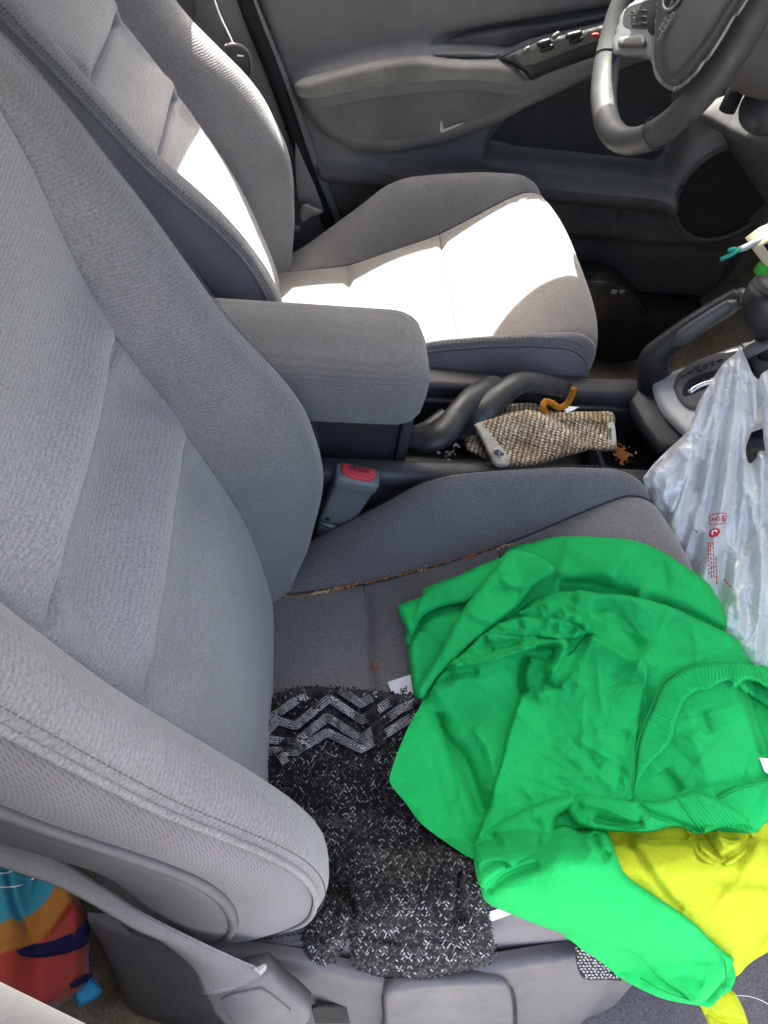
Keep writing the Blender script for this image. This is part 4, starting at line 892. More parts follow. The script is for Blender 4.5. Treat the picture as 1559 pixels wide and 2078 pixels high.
over('folded_layer', [(903, 1355), (920, 1340), (950, 1316), (985, 1284), (1040, 1286), (1090, 1288), (1135, 1290), (1154, 1304), (1152, 1326), (1137, 1351), (1125, 1373), (1120, 1387), (1109, 1377), (1101, 1362), (1112, 1341), (1124, 1323), (1118, 1314), (1095, 1316), (1060, 1325), (1010, 1340), (960, 1350), (925, 1358)], .001, .011, 11, lambda P: fold(P, [(960, 1322), (1030, 1305), (1100, 1298)], -.003, 8, 10))
glayer('folded_strip', [(1018, 1132), (1040, 1116), (1090, 1128), (1126, 1158), (1085, 1187), (1050, 1231), (1012, 1262), (980, 1286), (945, 1316), (914, 1346), (890, 1368), (872, 1395), (856, 1416), (846, 1404), (862, 1370), (885, 1335), (905, 1300), (925, 1262), (948, 1225), (970, 1195), (1000, 1160)], lambda P, d: .036+dome(d, 10, .009)+fold(P, [(1010, 1165), (1040, 1190), (1070, 1185), (1110, 1165)], .003, 8, 10)+fold(P, [(990, 1210), (1020, 1195), (1060, 1200)], -.003, 8, 10)+fold(P, [(950, 1240), (975, 1255), (1000, 1260)], .003, 8, 8)+wrinkle(P, 33, 16, .0018, 12, 30), 5)
# ribbed collar band
co = np.array([(1640, 1372), (1559, 1358), (1493, 1345), (1455, 1346), (1416, 1349), (1385, 1360), (1352, 1383), (1337, 1406), (1324, 1439), (1311, 1466), (1303, 1486), (1296, 1515), (1291, 1548), (1287, 1584), (1284, 1616)], float)
ci = np.array([(1292, 1608), (1300, 1582), (1316, 1556), (1340, 1531), (1360, 1508), (1366, 1490), (1373, 1463), (1383, 1436), (1395, 1416), (1416, 1402), (1437, 1400), (1462, 1386), (1480, 1381), (1490, 1393), (1513, 1378), (1539, 1385), (1559, 1399), (1640, 1440)], float)
cod = crs(co, 6)
def col_h(P, d):
    dd, s, par = poly_dist(P, cod, False); L = 470
    return .038+dome(d, 9, .007)+.0009*np.sin(par*L*2*math.pi/6.0)*sstep(3, 8, d)
glayer('collar', np.vstack([co, ci]), col_h, 2.1)
glayer('collar_seam_roll', np.vstack([co[1:], co[:0:-1]+np.array([-5, -3])]), lambda P, d: .036+dome(d, 3, .005), 3)
# twisted hem and sleeve
slv = [(972, 1792), (985, 1778), (1030, 1745), (1080, 1700), (1140, 1672), (1180, 1685), (1210, 1680), (1232, 1688), (1241, 1706), (1252, 1736), (1270, 1774), (1315, 1808), (1380, 1851), (1415, 1879), (1441, 1905), (1470, 1931), (1488, 1956), (1493, 1982), (1483, 2009), (1464, 2022), (1444, 2043), (1420, 2041), (1350, 2028), (1290, 2002), (1240, 1972), (1192, 1937), (1166, 1914), (1145, 1896), (1100, 1880), (1040, 1856), (1000, 1839), (980, 1822)]
def slv_h(P, d):
    h = .026+dome(d, 11, .012)+.010*np.clip(d/60, 0, 1)
    h += .014*np.clip(d/70, 0, 1)
    h += fold(P, [(1205, 1690), (1215, 1720), (1240, 1740)], -.010, 8, 10, .1)+fold(P, [(1190, 1700), (1203, 1720), (1225, 1735)], .006, 8, 8)+fold(P, [(1100, 1760), (1170, 1790), (1250, 1840), (1330, 1900)], .005, 34, 40)
    h += fold(P, [(985, 1815), (1010, 1790), (1040, 1772), (1100, 1752)], -.009, 7, 12, .1)+fold(P, [(1456, 1922), (1470, 1950), (1472, 1992)], -.0015, 3, 3, .05)+fold(P, [(1330, 1985), (1390, 1985), (1430, 2000)], -.004, 12, 16)
    return h+wrinkle(P, 35, 24, .0018, 20, 60)
fold_line = [(1443, 2043), (1425, 2036), (1380, 2011), (1345, 1990), (1322, 1966), (1300, 1946), (1276, 1932), (1254, 1923), (1215, 1914), (1180, 1906), (1150, 1894)]
def slv_under(P, d):
    dl, s_, _ = poly_dist(P, crs(fold_line, 8), False); return .004+dome(d, 9, .005)+.014*np.exp(-(dl/26)**2)+wrinkle(P, 39, 14, .002, 20, 60)
glayer('sleeve_underside', slv[16:28]+[(1200, 1880), (1320, 1930), (1420, 1990)], slv_under, 5)
glayer('sleeve', slv[:17]+fold_line[1:-1]+slv[28:], lambda P, d: slv_h(P, d)-.004+dome(d, 20, .014), 4)
glayer('rolled_cuff', [(961, 1722), (970, 1697), (1011, 1668), (1062, 1643), (1113, 1622), (1160, 1612), (1188, 1626), (1158, 1642), (1128, 1664), (1127, 1712), (1104, 1745), (1055, 1758), (1048, 1768), (1026, 1772), (1000, 1790), (985, 1803), (972, 1794), (962, 1752)], lambda P, d: .040+dome(d, 18, .016)+fold(P, [(975, 1768), (990, 1755), (1020, 1752), (1036, 1764), (1030, 1776)], -.006, 4, 5, .08)+fold(P, [(966, 1722), (985, 1705), (1010, 1700)], -.006, 8, 8)+fold(P, [(1010, 1705), (1060, 1690), (1115, 1700)], .006, 14, 18)+fold(P, [(1085, 1660), (1095, 1690), (1090, 1720)], -.004, 9, 9)+wrinkle(P, 36, 12, .0018, 12, 40), 4.5)
tw = [(1150, 1642), (1162, 1616), (1198, 1613), (1237, 1619), (1293, 1627), (1339, 1626), (1372, 1614), (1408, 1606), (1436, 1613), (1493, 1642), (1515, 1665), (1531, 1690), (1490, 1683), (1462, 1681), (1429, 1691), (1406, 1690), (1375, 1677), (1314, 1689), (1240, 1687), (1195, 1682), (1165, 1668)]
def tw_h(P, d):
    h = .044+dome(d, 15, .012)+fold(P, [(1170, 1625), (1230, 1640), (1290, 1665), (1320, 1655)], .007, 6, 14)+fold(P, [(1200, 1660), (1260, 1672), (1310, 1668)], -.008, 8, 8)+fold(P, [(1290, 1628), (1320, 1650), (1380, 1672), (1430, 1690)], -.006, 6, 6, .06)
    rib = np.clip((P[:, 0]-1372)/12, 0, 1)*np.clip((1525-P[:, 0])/10, 0, 1); return h+.0008*rib*np.sin((P[:, 0]*.72-P[:, 1]*.55)*2*math.pi/6.4)
glayer('twisted_hem', tw, tw_h, 2.6)
M['gseam'] = simple('green_thread', (.006, .25, .055), .9)
def gseam(pts, hf, r_=.0005):
    A = crs(pts, 4); d = np.full(len(A), 60.); keep(tube('sewn_seam', drape(A, hf(A, d)+.0004, .33), r_, M['gseam'], None, 5), grn)
gseam([(1456, 1922), (1470, 1950), (1474, 1990), (1468, 2012)], slv_h); gseam([(1300, 1985), (1340, 2008), (1400, 2030)], slv_under)
gseam([(1192, 1662), (1250, 1673), (1300, 1669), (1322, 1655)], tw_h); gseam([(1372, 1616), (1396, 1650), (1424, 1688)], tw_h)
for k in (0, 9): gseam([(1630, 1577+k), (1559, 1580+k), (1520, 1588+k), (1480, 1601+k), (1455, 1616+k)], lambda P, d: body_h(P, d)+.001)
gseam(np.array([(1500, 1344.), (1455, 1344), (1416, 1347), (1384, 1358), (1350, 1381), (1335, 1405), (1321, 1439), (1301, 1486), (1293, 1515), (1288, 1548), (1284, 1590)]), lambda P, d: .0455+0*d, .0006)
M['white_label'] = simple('woven_label', (.8, .8, .82), .7)
keep(layer('neck_label', [(1541, 1537), (1600, 1545), (1600, 1580), (1559, 1570), (1552, 1566)], None, None, None, M['white_label'], step=6, curve=False, world=lambda A, d: drape(A, .034+.0*d, .33)), grn)

FA = 1.0

# ================================================================== plastic bag hanging from the gear lever
bag = empty('plastic_bag', at(1480, 1150, Y=.12)); tag(bag, 'translucent white plastic shopping bag with red print hanging by the shifter', 'plastic bag')
m, nt, p = mat_new('bag_film'); nt.nodes.remove(p); out = nt.nodes['Material Output']
df = N(nt, 'ShaderNodeBsdfDiffuse'); df.inputs[0].default_value = (.88, .89, .91, 1); tl = N(nt, 'ShaderNodeBsdfTranslucent'); tl.inputs[0].default_value = (.88, .89, .91, 1)
gl_ = N(nt, 'ShaderNodeBsdfGlossy'); gl_.inputs['Roughness'].default_value = .22; gl_.inputs[0].default_value = (.9, .92, 1, 1); tp = N(nt, 'ShaderNodeBsdfTransparent')
v = coords(nt); nb = bump(nt, ridged(nt, coords(nt, (1, 1, .6), (.1, .3, .2)), 22, 4, 1.6), .35, .008); nb = bump(nt, ridged(nt, coords(nt), 90, 3, 1.2), .35, .0025, nb)
for b_ in (df, gl_, tl): nt.links.new(nb, b_.inputs['Normal'])
def msh(f, a, b):
    s = N(nt, 'ShaderNodeMixShader'); s.inputs[0].default_value = f; nt.links.new(a.outputs[0], s.inputs[1]); nt.links.new(b.outputs[0], s.inputs[2]); return s
s1 = msh(.45, df, tl); s2 = msh(.12, s1, gl_); s3 = msh(.12, s2, tp); nt.links.new(s3.outputs[0], out.inputs[0]); M['bag'] = m
b1, b2, b3 = at(1500, 700, Y=.365), at(1310, 962, Y=.268), at(1559, 1290, Y=.07)
BN = np.cross(b2-b1, b3-b1); BN /= np.linalg.norm(BN); BN = BN if BN@(C-b1) > 0 else -BN
def pleats(P, seed, k=6, amp=.0055):
    r = np.random.default_rng(seed); th = np.arctan2(P[:, 0]-1500, P[:, 1]-600); rr = np.hypot(P[:, 0]-1500, P[:, 1]-600); h = 0
    for i in range(k):
        f = r.uniform(5, 34); h = h+amp/(1+i*.35)*(1-2*np.abs(np.sin(f*th+r.uniform(0, 6)+.004*rr*r.normal())))
    return h*sstep(60, 260, rr)
def bagl(name, o_, hf, step=5): return keep(layer(name, o_, hf, b1, BN, M['bag'], step=step), bag)
bagl('bag_body', [(1492, 718), (1502, 704), (1512, 722), (1530, 762), (1548, 780), (1540, 830), (1524, 880), (1514, 910), (1520, 940), (1535, 930), (1545, 915), (1600, 930), (1660, 1000), (1660, 1400), (1560, 1380), (1450, 1260), (1360, 1080), (1308, 985), (1316, 955), (1350, 918), (1390, 880), (1404, 852), (1420, 812), (1440, 780), (1466, 740)],
     lambda P, d: .010+dome(d, 30, .016)+pleats(P, 4)+fold(P, [(1445, 760), (1420, 860), (1400, 1000), (1420, 1100)], .010, 14, 30)+fold(P, [(1425, 930), (1415, 980), (1412, 1000)], -.010, 5, 8)+fold(P, [(1570, 1050), (1500, 1120), (1470, 1180), (1480, 1240)], -.012, 12, 60)+fold(P, [(1530, 1180), (1500, 1210), (1505, 1260)], .008, 6, 12)+wrinkle(P, 41, 70, .0035, 25, 90))
bagl('bag_handle', [(1540, 770), (1556, 752), (1640, 720), (1640, 960), (1566, 940), (1556, 925), (1550, 890), (1546, 840)], lambda P, d: .014+dome(d, 10, .010)+pleats(P, 6, 6, .005)+wrinkle(P, 43, 16, .004, 15, 40))
bagl('bag_flap', [(1330, 950), (1360, 922), (1396, 884), (1408, 900), (1400, 960), (1380, 1010), (1360, 1040), (1335, 1000), (1318, 975)], lambda P, d: .026+dome(d, 10, .010)+wrinkle(P, 45, 40, .006, 12, 36)+pleats(P, 8, 5, .003), 4)
M['red'] = simple('red_print', (.42, .012, .02), .6)
bagpt = lambda px, h: inplane([px], b1, BN, h)[0]
def onbag(pix, h, r_, closed=False):
    q = [bagpt(x, h) for x in pix]; o = tube('print_mark', np.array(q), r_, M['red'], None, 5); return keep(o, bag)
HB = .062
onbag([(1440, 1048), (1448, 1044), (1464, 1041), (1473, 1042), (1474, 1052), (1470, 1062), (1455, 1064), (1440, 1064), (1440, 1048)], HB, .0006)
onbag([(1444, 1058), (1450, 1051), (1458, 1057), (1462, 1053), (1458, 1048), (1450, 1056), (1446, 1052), (1444, 1058)], HB, .0008)
for k in range(3): onbag([(1466+k*2.2, 1045+k), (1466+k*2, 1058)], HB, .0005)
dc = bagpt((1450, 1081), HB); cx1 = (bagpt((1460, 1079), HB)-dc); cy1 = (bagpt((1451, 1071), HB)-dc)
keep(slab('print_disc', [dc+1.15*math.cos(t)*cx1+.95*math.sin(t)*cy1 for t in np.linspace(0, 2*math.pi, 24, endpoint=False)], .0008, M['red'], bev=0), bag)
keep(tube('print_swirl', [dc+BN*.0008+.5*math.cos(t)*cx1+.5*math.sin(t)*cy1 for t in np.linspace(0, 4, 9)], .0007, M['white_label'], None, 5), bag)
r_ = np.random.default_rng(3)
for col, (x0, y0, y1) in enumerate(((1437, 1100, 1160), (1442, 1100, 1168), (1447, 1100, 1172), (1452, 1130, 1182))):
    y = y0
    while y < y1:
        l = r_.uniform(3, 9); onbag([(x0+(y-1100)*.03, y), (x0+(y+l-1100)*.03, y+l)], HB, .0007); y += l+2.2
for a in ((1411, 1076), (1469, 1175), (1474, 1182), (1480, 1187)): onbag([a, (a[0]+4, a[1]+4)], HB, .0011)

# ================================================================== things in the console tray
tow = empty('dishcloth', at(1100, 890, Z=.40)); tag(tow, 'dirty brown and white checked dishcloth folded in the console tray', 'cloth')
m, nt, p = mat_new('soiled_waffle_cloth'); v = coords(nt, (1, 1, 1), (0, 0, .35))
def bands(dr, per):
    w_ = N(nt, 'ShaderNodeTexWave', bands_direction=dr); w_.inputs['Scale'].default_value = .314/per; w_.inputs['Distortion'].default_value = 2.2; w_.inputs['Detail'].default_value = 2; w_.inputs['Detail Scale'].default_value = 1.5; nt.links.new(v, w_.inputs['Vector']); return w_.outputs['Fac']
mu = N(nt, 'ShaderNodeMath', operation='MULTIPLY'); nt.links.new(bands('X', .0060), mu.inputs[0]); nt.links.new(bands('Y', .0048), mu.inputs[1])
n1 = noise(nt, v, 25, 4, .6, .5); n2 = noise(nt, v, 420, 2); n3 = noise(nt, v, 130, 3, .6)
cA = ramp(nt, mu.outputs[0], [(.02, (.20, .14, .08)), (.16, (.50, .41, .29)), (.38, (.80, .76, .68))])
cA = mix(nt, 1, cA, ramp(nt, n3, [(.35, (.62, .55, .46)), (.62, (1.1, 1.1, 1.1))]), 'MULTIPLY')
cB = mix(nt, 1, cA, ramp(nt, n1, [(.3, (.6, .5, .4)), (.62, (1.15, 1.12, 1.1))]), 'MULTIPLY'); nt.links.new(cB, p.inputs['Base Color']); p.inputs['Roughness'].default_value = 1; p.inputs['Specular IOR Level'].default_value = .05
nt.links.new(bump(nt, n2, .4, .001, bump(nt, mu.outputs[0], .9, .003)), p.inputs['Normal']); M['towel'] = m
ZN = (0, 0, 1)
def tl_(name, o_, hf, step=5, mat='towel'): return keep(layer(name, o_, hf, (0, 0, .40), ZN, M[mat], step=step), tow)
def nub(P): return .0014*np.sin(P[:, 0]*.62+.8*np.sin(P[:, 1]*.3))*np.sin(P[:, 1]*.85+.8*np.sin(P[:, 0]*.21))
tl_('cloth_fold', [(1021, 829), (1030, 822), (1063, 818), (1092, 820), (1121, 834), (1204, 835), (1244, 838), (1248, 870), (1252, 902), (1246, 914), (1200, 914), (1120, 905), (1040, 870)], lambda P, d: .004+dome(d, 8, .012)+nub(P)+fold(P, [(1115, 852), (1180, 850), (1244, 853)], .004, 5, 8), 3.5)
tl_('cloth_fold', [(943, 890), (950, 872), (960, 868), (975, 890), (992, 932), (970, 924), (947, 912)], lambda P, d: -.004+dome(d, 12, .010)+nub(P), 4)
tl_('cloth_fold', [(956, 862), (972, 851), (992, 843), (1030, 832), (1070, 828), (1108, 838), (1153, 866), (1180, 889), (1206, 908), (1170, 921), (1137, 931), (1089, 946), (1048, 949), (1005, 948), (992, 928), (975, 892)], lambda P, d: .010+dome(d, 14, .020)+nub(P)+fold(P, [(960, 866), (1040, 845), (1110, 850), (1180, 892)], .006, 14, 40)+fold(P, [(1010, 900), (1060, 910), (1110, 915)], -.004, 20, 20), 3)
M['tagcloth'] = clothmat('soiled_label', (.44, .43, .40), 900, var=.3)
M['hem'] = clothmat('cloth_hem', (.36, .33, .28), 600, var=.45)
tl_('hem_strip', [(962, 862), (975, 856), (986, 862), (1010, 895), (1033, 931), (1030, 946), (1006, 946), (994, 926), (978, 892)], lambda P, d: .030+dome(d, 5, .005), 4, 'hem')
tl_('care_label', [(1001, 910), (1015, 905), (1029, 927), (1012, 934)], lambda P, d: .0355+dome(d, 2, .001), 4, 'tagcloth')
tl_('end_label', [(1233, 860), (1246, 858), (1250, 898), (1238, 900)], lambda P, d: .018+dome(d, 2, .001), 4, 'tagcloth')
q = inplane([(1013, 920), (1021, 915), (1009, 912)], (0, 0, .40), ZN, .0372); lt = lettering('label_print', '@L\nD/F', .0075, M['ink'], q[0], q[1]-q[0], q[2]-q[0]); keep(lt, tow)
q = inplane([(1239, 880), (1238, 868), (1228, 882)], (0, 0, .40), ZN, .0196); lt = lettering('label_print', 'COTTON', .005, M['ink'], q[0], q[1]-q[0], q[2]-q[0]); keep(lt, tow)
M['rubber'] = plastic('scuffed_rubber', (.024, .025, .027), .42, grain=400, bstr=.3, wear=.3, dust=(.10, .10, .105))
hose = empty('rubber_tubing', at(980, 850, Z=.40)); tag(hose, 'twisted black rubber tubing lying in the console tray', 'tubing')
def zt(pts): return np.array([at(x, y, Z=z) for x, y, z in pts])
tA = cr(zt([(1190, 812, .375), (1150, 795, .405), (1105, 782, .43), (1060, 776, .44), (1028, 792, .44), (1000, 816, .435), (970, 843, .425), (945, 872, .40), (938, 895, .375)]), 60)
rng_ = np.linspace(0, 1, 60); keep(tube('tube', tA, .0190+.0012*np.sin(rng_*11)-.006*rng_**6, M['rubber'], None, 18, True, .62), hose)
tB = cr(zt([(1012, 782, .425), (985, 792, .432), (955, 812, .435), (930, 840, .43), (912, 866, .425), (890, 885, .42), (862, 893, .41), (840, 890, .40)]), 60)
keep(tube('tube', tB, .0175+.0035*np.exp(-((rng_-.8)/.12)**2)+.0006*np.sin(rng_*13), M['rubber'], None, 18, True, .66), hose)
tC = cr(zt([(905, 845, .405), (870, 870, .395), (845, 882, .385), (820, 893, .375)]), 30); keep(tube('tube', tC, .0125, M['rubber'], None, 14), hose)
M['orange'] = clothmat('orange_braid', (.42, .15, .018), 1800, var=.3)
cord = tube('orange_cord', cr(zt([(1108, 838, .425), (1102, 826, .432), (1107, 815, .435), (1120, 818, .435), (1134, 827, .433), (1148, 822, .436), (1158, 808, .445), (1166, 788, .46)]), 40), .0044+.0004*np.sin(np.linspace(0, 90, 40)), M['orange'], None, 12); tag(cord, 'short orange braided cord end curled above the dishcloth', 'cord')
scrap = layer('paper_scrap', [(1140, 828), (1152, 824), (1176, 826), (1160, 834), (1150, 838)], lambda P, d: .012+.004*np.sin(P[:, 0]*.4), (0, 0, .40), ZN, M['paper'], step=4, curve=False); tag(scrap, 'crumpled white paper scrap beside the orange cord', 'paper scrap')
def crumbs(name, pix, zfun, r0, mat, n, seed, spread):
    r = np.random.default_rng(seed); V = []; Fc = []; q = crs(pix, 2); ctr = r.integers(0, len(q), max(3, n//9))
    for i in range(n):
        p_ = q[int(np.clip(ctr[r.integers(len(ctr))]+r.normal(0, 4), 0, len(q)-1))]+r.normal(0, spread, 2)*(3 if r.random() < .06 else 1); c_ = zfun(p_); s = r0*r.uniform(.5, 1.3); a = r.uniform(0, 6.3); k = len(V); e = r.uniform(.9, 2.4)
        ux = np.array([math.cos(a), math.sin(a), 0]); uy = np.array([-math.sin(a), math.cos(a), 0])
        V += [c_+ux*s*e, c_+uy*s, c_-ux*s*e, c_-uy*s, c_+np.array([0, 0, s]), c_-np.array([0, 0, s])]
        Fc += [(k, k+1, k+4), (k+1, k+2, k+4), (k+2, k+3, k+4), (k+3, k, k+4), (k+1, k, k+5), (k+2, k+1, k+5), (k+3, k+2, k+5), (k, k+3, k+5)]
    o = mesh(name, V, Fc, mat, None, False); return o
M['crumb'] = simple('brown_crumb', (.36, .13, .03), .6); M['crumbl'] = simple('pale_crumb', (.55, .42, .25), .8)
o = crumbs('brown_beads', [(1254, 908), (1258, 920), (1270, 928), (1262, 932)], lambda q_: at(q_[0], q_[1], Z=.375+.004*RNG.random()), .0018, M['crumb'], 130, 1, 6); tag(o, 'heap of tiny brown beads at the tray end beside the dishcloth', 'beads', kind='stuff')
seamp = [(556, 1217), (650, 1202), (750, 1180), (850, 1157), (930, 1136), (1000, 1114), (1040, 1104)]
onc = lambda q_: drape(np.array([q_], float), .001)[0]
o = crumbs('seam_crumbs', seamp, onc, .0012, M['crumb'], 190, 2, 1.6); tag(o, 'brown crumbs caught in the seat cushion seam', 'crumbs', kind='stuff')
o = crumbs('pale_crumbs', seamp, onc, .0011, M['crumbl'], 70, 12, 1.8); tag(o, 'pale crumbs caught along the seat cushion seam', 'crumbs', kind='stuff')
o = crumbs('cushion_crumbs', [(755, 1325), (760, 1345), (758, 1360)], onc, .0014, M['crumb'], 8, 4, 1.2); tag(o, 'few brown crumbs on the cross seam above the knit sweater', 'crumbs', kind='stuff')
o = crumbs('tray_grit', [(885, 908), (905, 915), (935, 905)], lambda q_: at(q_[0], q_[1], Z=.385), .0014, M['tagcloth'], 26, 6, 9); tag(o, 'white specks of grit in the tray by the rubber tubing', 'grit', kind='stuff')

# ================================================================== belt buckle by the console
bk = empty('belt_buckle', at(690, 1080, Y=.262)); tag(bk, 'grey seat belt buckle with red PRESS button between seat and console', 'belt buckle')
M['bkl'] = plastic('buckle_plastic', (.14, .15, .155), .5)
b0, t0 = at(680, 1052, Y=.268), at(728, 962, Y=.262); ax = (t0-b0); LB = np.linalg.norm(ax); ax /= LB
wd = at(760, 975, Y=.262)-at(692, 962, Y=.262); wd -= ax*(wd@ax); wd /= np.linalg.norm(wd); nb_ = np.cross(wd, ax); nb_ = nb_ if nb_[1] < 0 else -nb_
def bring(c0, hw, ht, n=28, e=.35): return [c0+hw*math.copysign(abs(math.cos(t))**e, math.cos(t))*wd+ht*math.copysign(abs(math.sin(t))**e, math.sin(t))*nb_ for t in np.linspace(0, 2*math.pi, n)]
G = [bring(b0+ax*s*LB, hw, ht) for s, hw, ht in [(-.02, .012, .006), (0, .0205, .0105), (.1, .0225, .012), (.5, .0245, .0125), (.82, .0265, .013), (.84, .0278, .014), (.97, .0278, .0145), (1.0, .0265, .0135), (1.002, .001, .001)]]
keep(grid('housing', G, M['bkl'], flip=True), bk)
M['press'] = plastic('red_button', (.50, .035, .05), .45, wear=.15)
keep(slab('press_button', [t0+ax*.0035+wd*a+nb_*b for a, b in [(-.0215, -.010), (.0215, -.010), (.0225, .001), (.013, .0095), (-.013, .0095), (-.0225, .001)]], .006, M['press'], bev=.0015), bk)
lt = lettering('button_lettering', 'PRESS', .0105, M['ink'], t0+ax*.0038-nb_*.0045, wd, -nb_, None); keep(lt, bk)
for k in range(6): keep(tube('boot_fold', [b0-ax*(.004+.0075*k), b0-ax*(.0105+.0075*k)], [.019-.0012*k, .021-.0012*k], M['bkl'], None, 20, True, .55, nb_), bk)
for s in (-1, 1): keep(tube('rivet', [b0+ax*.014+wd*.014*s+nb_*.0122, b0+ax*.014+wd*.014*s+nb_*.0132], .003, M['blackm'], None, 12), bk)

# ================================================================== passenger belt and anchor sleeve
blt = empty('seat_belt', at(520, 2030, Z=.25)); tag(blt, 'grey seat belt webbing running down to its anchor sleeve beside the near seat', 'seat belt')
up_e = [(-120, 1632, .62), (0, 1690, .58), (110, 1742, .54), (200, 1797, .50), (290, 1855, .45), (390, 1905, .40), (470, 1942, .36), (540, 1972, .33)]
lo_e = [(-120, 1720, .61), (0, 1755, .57), (110, 1792, .53), (200, 1838, .49), (270, 1880, .445), (330, 1908, .40), (392, 1962, .345), (415, 2016, .31)]
U, L = cr(zt(up_e), 60), cr(zt(lo_e), 60)
G = [[U[i]*(1-t)+L[i]*t+np.array([0, -.004*math.sin(math.pi*t), .003*math.sin(math.pi*t)]) for t in np.linspace(0, 1, 12)] for i in range(60)]
o = keep(grid('webbing', G, M['belt']), blt); md = o.modifiers.new('s', 'SOLIDIFY'); md.thickness = .0014
for E_ in (U, L): keep(tube('webbing_edge', E_, .0011, M['pipe'], None, 6), blt)
slp = [(411, 2014), (440, 2000), (500, 1984), (543, 1974), (553, 1984), (575, 2008), (610, 2036), (632, 2058), (630, 2078), (600, 2100), (520, 2110), (470, 2100), (430, 2060)]
keep(slab('anchor_sleeve', [at(x, y, Z=.335-.0006*(y-1974)) for x, y in slp], .02, M['cover'], bev=.006, seg=3), blt)
keep(slab('sleeve_panel', [at(x, y, Z=.339-.0006*(y-1974)) for x, y in [(448, 2030), (470, 2020), (530, 2008), (545, 2016), (590, 2052), (560, 2075), (480, 2090)]], .004, M['cover'], bev=.001), blt)
for k in range(7): 
    a = at(440+k*10, 2011-k*2.3, Z=.337); keep(rbox('sleeve_stitch', a-np.array([.0024, .0003, .0003]), a+np.array([.0024, .0003, .0003]), M['pipe'], bev=.0001), blt)
keep(layer('torn_lining', [(508, 1962), (520, 1964), (533, 1957), (541, 1958), (540, 1968), (534, 1974), (528, 1978)], lambda P, d: .34+d*.0003, (0, 0, 0), ZN, M['tagcloth'], step=3), blt)

# ================================================================== rear: quilt and seat base seen past the near backrest
m, nt, p = mat_new('printed_quilt'); qc = at(-25, 1700, Z=.13); tc = N(nt, 'ShaderNodeTexCoord'); sb = N(nt, 'ShaderNodeVectorMath', operation='SUBTRACT'); sb.inputs[1].default_value = tuple(qc); nt.links.new(tc.outputs['Object'], sb.inputs[0])
ln = N(nt, 'ShaderNodeVectorMath', operation='LENGTH'); nt.links.new(sb.outputs[0], ln.inputs[0]); ad = N(nt, 'ShaderNodeMath', operation='MULTIPLY_ADD'); ad.inputs[1].default_value = .014; nt.links.new(noise(nt, tc.outputs['Object'], 9, 2), ad.inputs[0]); nt.links.new(ln.outputs['Value'], ad.inputs[2])
mr = N(nt, 'ShaderNodeMapRange'); mr.inputs['From Min'].default_value = .0; mr.inputs['From Max'].default_value = .30; nt.links.new(ad.outputs[0], mr.inputs['Value'])
cq = ramp(nt, mr.outputs[0], [(0, (.014, .22, .31)), (.405, (.014, .22, .31)), (.415, (.36, .14, .006)), (.50, (.34, .12, .006)), (.51, (.30, .025, .005)), (.66, (.22, .012, .006)), (.80, (.16, .016, .006)), (.90, (.2, .06, .01))])
nt.links.new(cq, p.inputs['Base Color']); p.inputs['Roughness'].default_value = .8; p.inputs['Sheen Weight'].default_value = .2; nt.links.new(bump(nt, noise(nt, tc.outputs['Object'], 45, 4), .5, .004), p.inputs['Normal']); M['quilt'] = m
def q_h(P, d): return .06+dome(d, 30, .03)+.010*np.cos((P[:, 0]-10)/70*math.pi)+fold(P, [(10, 1750), (30, 1840), (60, 1900)], -.012, 5, 6, .05)+fold(P, [(150, 1840), (110, 1890), (90, 1900)], -.008, 6, 6)+wrinkle(P, 51, 20, .004, 20, 60)
qd = [(-60, 1720), (60, 1740), (135, 1790), (172, 1850), (182, 1890), (180, 1940), (178, 1990), (140, 2030), (60, 2060), (-60, 2060)]
quilt = layer('quilt', qd, q_h, (0, 0, .07), ZN, M['quilt'], step=6); tag(quilt, 'colourful turquoise, orange and red quilt stuffed behind the near seat', 'quilt')
M['navy'] = clothmat('navy_applique', (.012, .010, .05), 500); M['blue'] = clothmat('blue_cloth', (.03, .22, .42), 500)
for nm, pl, mt_ in (('dark_motif', [(33, 1930), (60, 1918), (110, 1908), (150, 1890), (178, 1868), (180, 1910), (150, 1930), (90, 1943), (45, 1940)], 'navy'), ('dark_edge', [(140, 1996), (182, 1974), (186, 1984), (150, 2006)], 'navy')):
    o = layer(nm, pl, lambda P, d: q_h(P, d*0+60)+dome(d, 5, .003)+.001, (0, 0, .07), ZN, M[mt_], step=5); keep(o, quilt)
for pl in ([(-40, 1770), (10, 1772), (30, 1766), (60, 1764)], [(-40, 1800), (20, 1800), (50, 1794), (75, 1778)]):
    A = np.array(crs(pl, 5)); o = tube('quilting_thread', inplane(A, (0, 0, .07), ZN, q_h(A, np.full(len(A), 60.))+.001), .0008, M['white_label'], quilt, 5)
bc = layer('blue_cloth', [(140, 2004), (182, 1982), (206, 2010), (190, 2030), (160, 2040)], lambda P, d: .08+dome(d, 10, .02), (0, 0, .05), ZN, M['blue'], step=5); tag(bc, 'small scrap of light blue cloth behind the seat base', 'cloth')

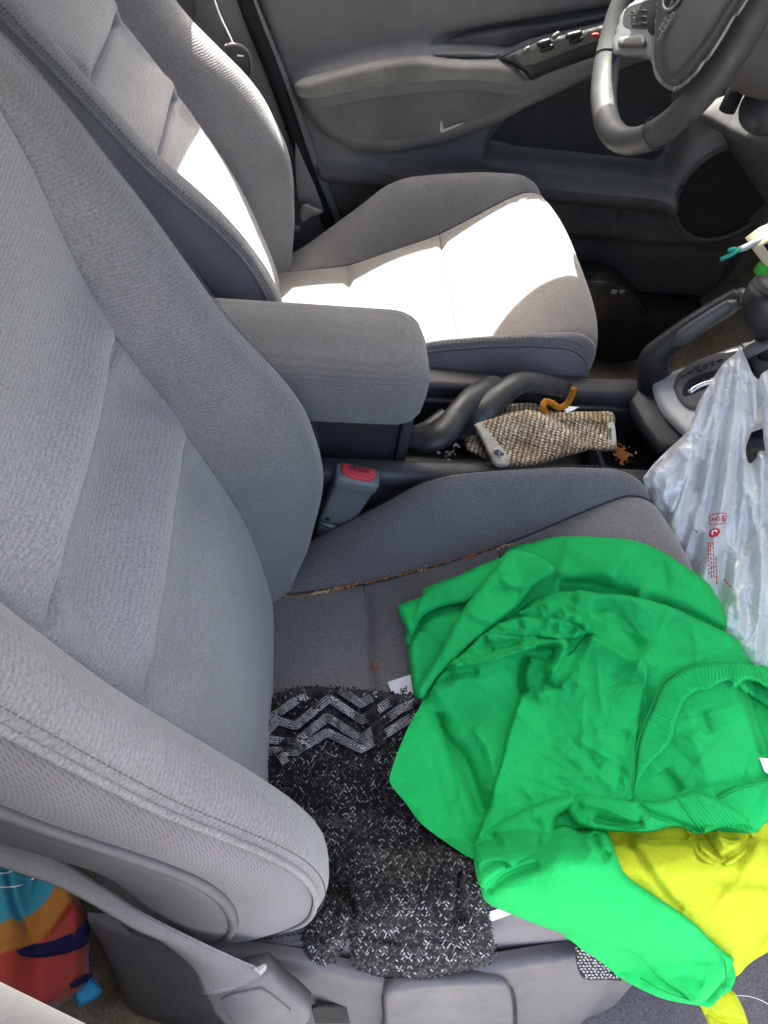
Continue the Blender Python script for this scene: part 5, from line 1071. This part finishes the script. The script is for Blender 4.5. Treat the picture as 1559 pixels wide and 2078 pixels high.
# ================================================================== driver's belt parts by the far pillar
db = empty('driver_belt', at(490, 120, Y=.99)); tag(db, 'seat belt tongue on a thin cord by the far pillar behind the driver seat', 'seat belt')
keep(tube('belt_cord', cr([at(432, -10, Y=.99), at(448, 35, Y=.99), at(464, 68, Y=.99), at(474, 90, Y=.99)], 16), .0013, M['white_label'], None, 6), db)
keep(slab('tongue', [at(x, y, Y=.985) for x, y in [(456, 95), (470, 91), (492, 95), (504, 106), (510, 125), (510, 150), (500, 160), (470, 130)]], .012, M['black'], bev=.004), db)
keep(tube('tongue_rim', cr([at(x, y, Y=.983) for x, y in [(456, 94), (474, 90), (492, 95), (504, 106), (510, 125), (511, 150)]], 24), .0022, M['cover'], None, 8), db)
keep(rbox('tongue_mark', at(488, 113, Y=.983)-np.array([.005, .001, .001]), at(488, 113, Y=.983)+np.array([.005, .001, .001]), M['white_label'], bev=.0004), db)
fb = slab('belt_strap', [at(x, y, Y=1.0) for x, y in [(600, 290), (622, 340), (640, 380), (658, 430), (612, 420), (603, 395), (600, 340)]], .003, M['belt'], bev=.0008); keep(fb, db)
keep(layer('anchor_cover', [(612, 418), (622, 413), (640, 421), (655, 427), (650, 434), (630, 440), (616, 450), (608, 440)], lambda P, d: dome(d, 6, .012), (0, .985, 0), YN, M['lid'], step=4), db)
keep(slab('anchor_bolt_plate', [at(x, y, Y=.99) for x, y in [(586, 455), (610, 462), (606, 472), (584, 466)]], .004, M['spoke'], bev=.001), db)

# ================================================================== loose wires and connector by the dash
wr = empty('wire_connector', at(1545, 520, Y=.5)); tag(wr, 'beige connector block with green-tipped wires and a green clip at the dash edge', 'connector')
YW = .50; M['teal'] = simple('teal_wire', (.02, .38, .30), .5); M['gwire'] = simple('grey_sheath', (.38, .38, .36), .6); M['beige'] = simple('beige_connector', (.55, .46, .34), .6); M['gclip'] = simple('green_clip', (.03, .42, .02), .4)
keep(tube('sheath', cr([at(1600, 475, Y=YW), at(1545, 487, Y=YW), at(1515, 501, Y=YW), at(1499, 507, Y=YW)], 20), .0042, M['gwire'], None, 10), wr)
keep(tube('green_wire', [at(1502, 506, Y=YW), at(1490, 505, Y=YW), at(1478, 508, Y=YW)], .0026, M['teal'], None, 8), wr)
keep(tube('green_wire', [at(1502, 506, Y=YW-.003), at(1485, 516, Y=YW-.003), at(1462, 527, Y=YW-.003)], .0027, M['teal'], None, 8), wr)
keep(slab('connector_block', [at(x, y, Y=YW-.01) for x, y in [(1529, 509), (1558, 488), (1600, 470), (1600, 560), (1559, 548), (1545, 530)]], .03, M['beige'], bev=.002), wr)
keep(slab('connector_label', [at(x, y, Y=YW-.012) for x, y in [(1551, 499), (1600, 478), (1600, 500), (1559, 510)]], .002, M['navy'], bev=0), wr)
keep(slab('green_clip', [at(x, y, Y=YW-.012) for x, y in [(1535, 560), (1546, 542), (1556, 540), (1570, 548), (1562, 560), (1541, 567)]], .012, M['gclip'], bev=.002), wr)
# a stray hair on the mat
hr = tube('stray_thread', cr([at(1490, 2020, Z=.075), at(1520, 2022, Z=.078), at(1545, 2030, Z=.078), at(1570, 2044, Z=.075)], 20), .00035, M['white_label'], None, 5); tag(hr, 'fine pale thread lying on the grey mat by the yellow tail', 'thread')
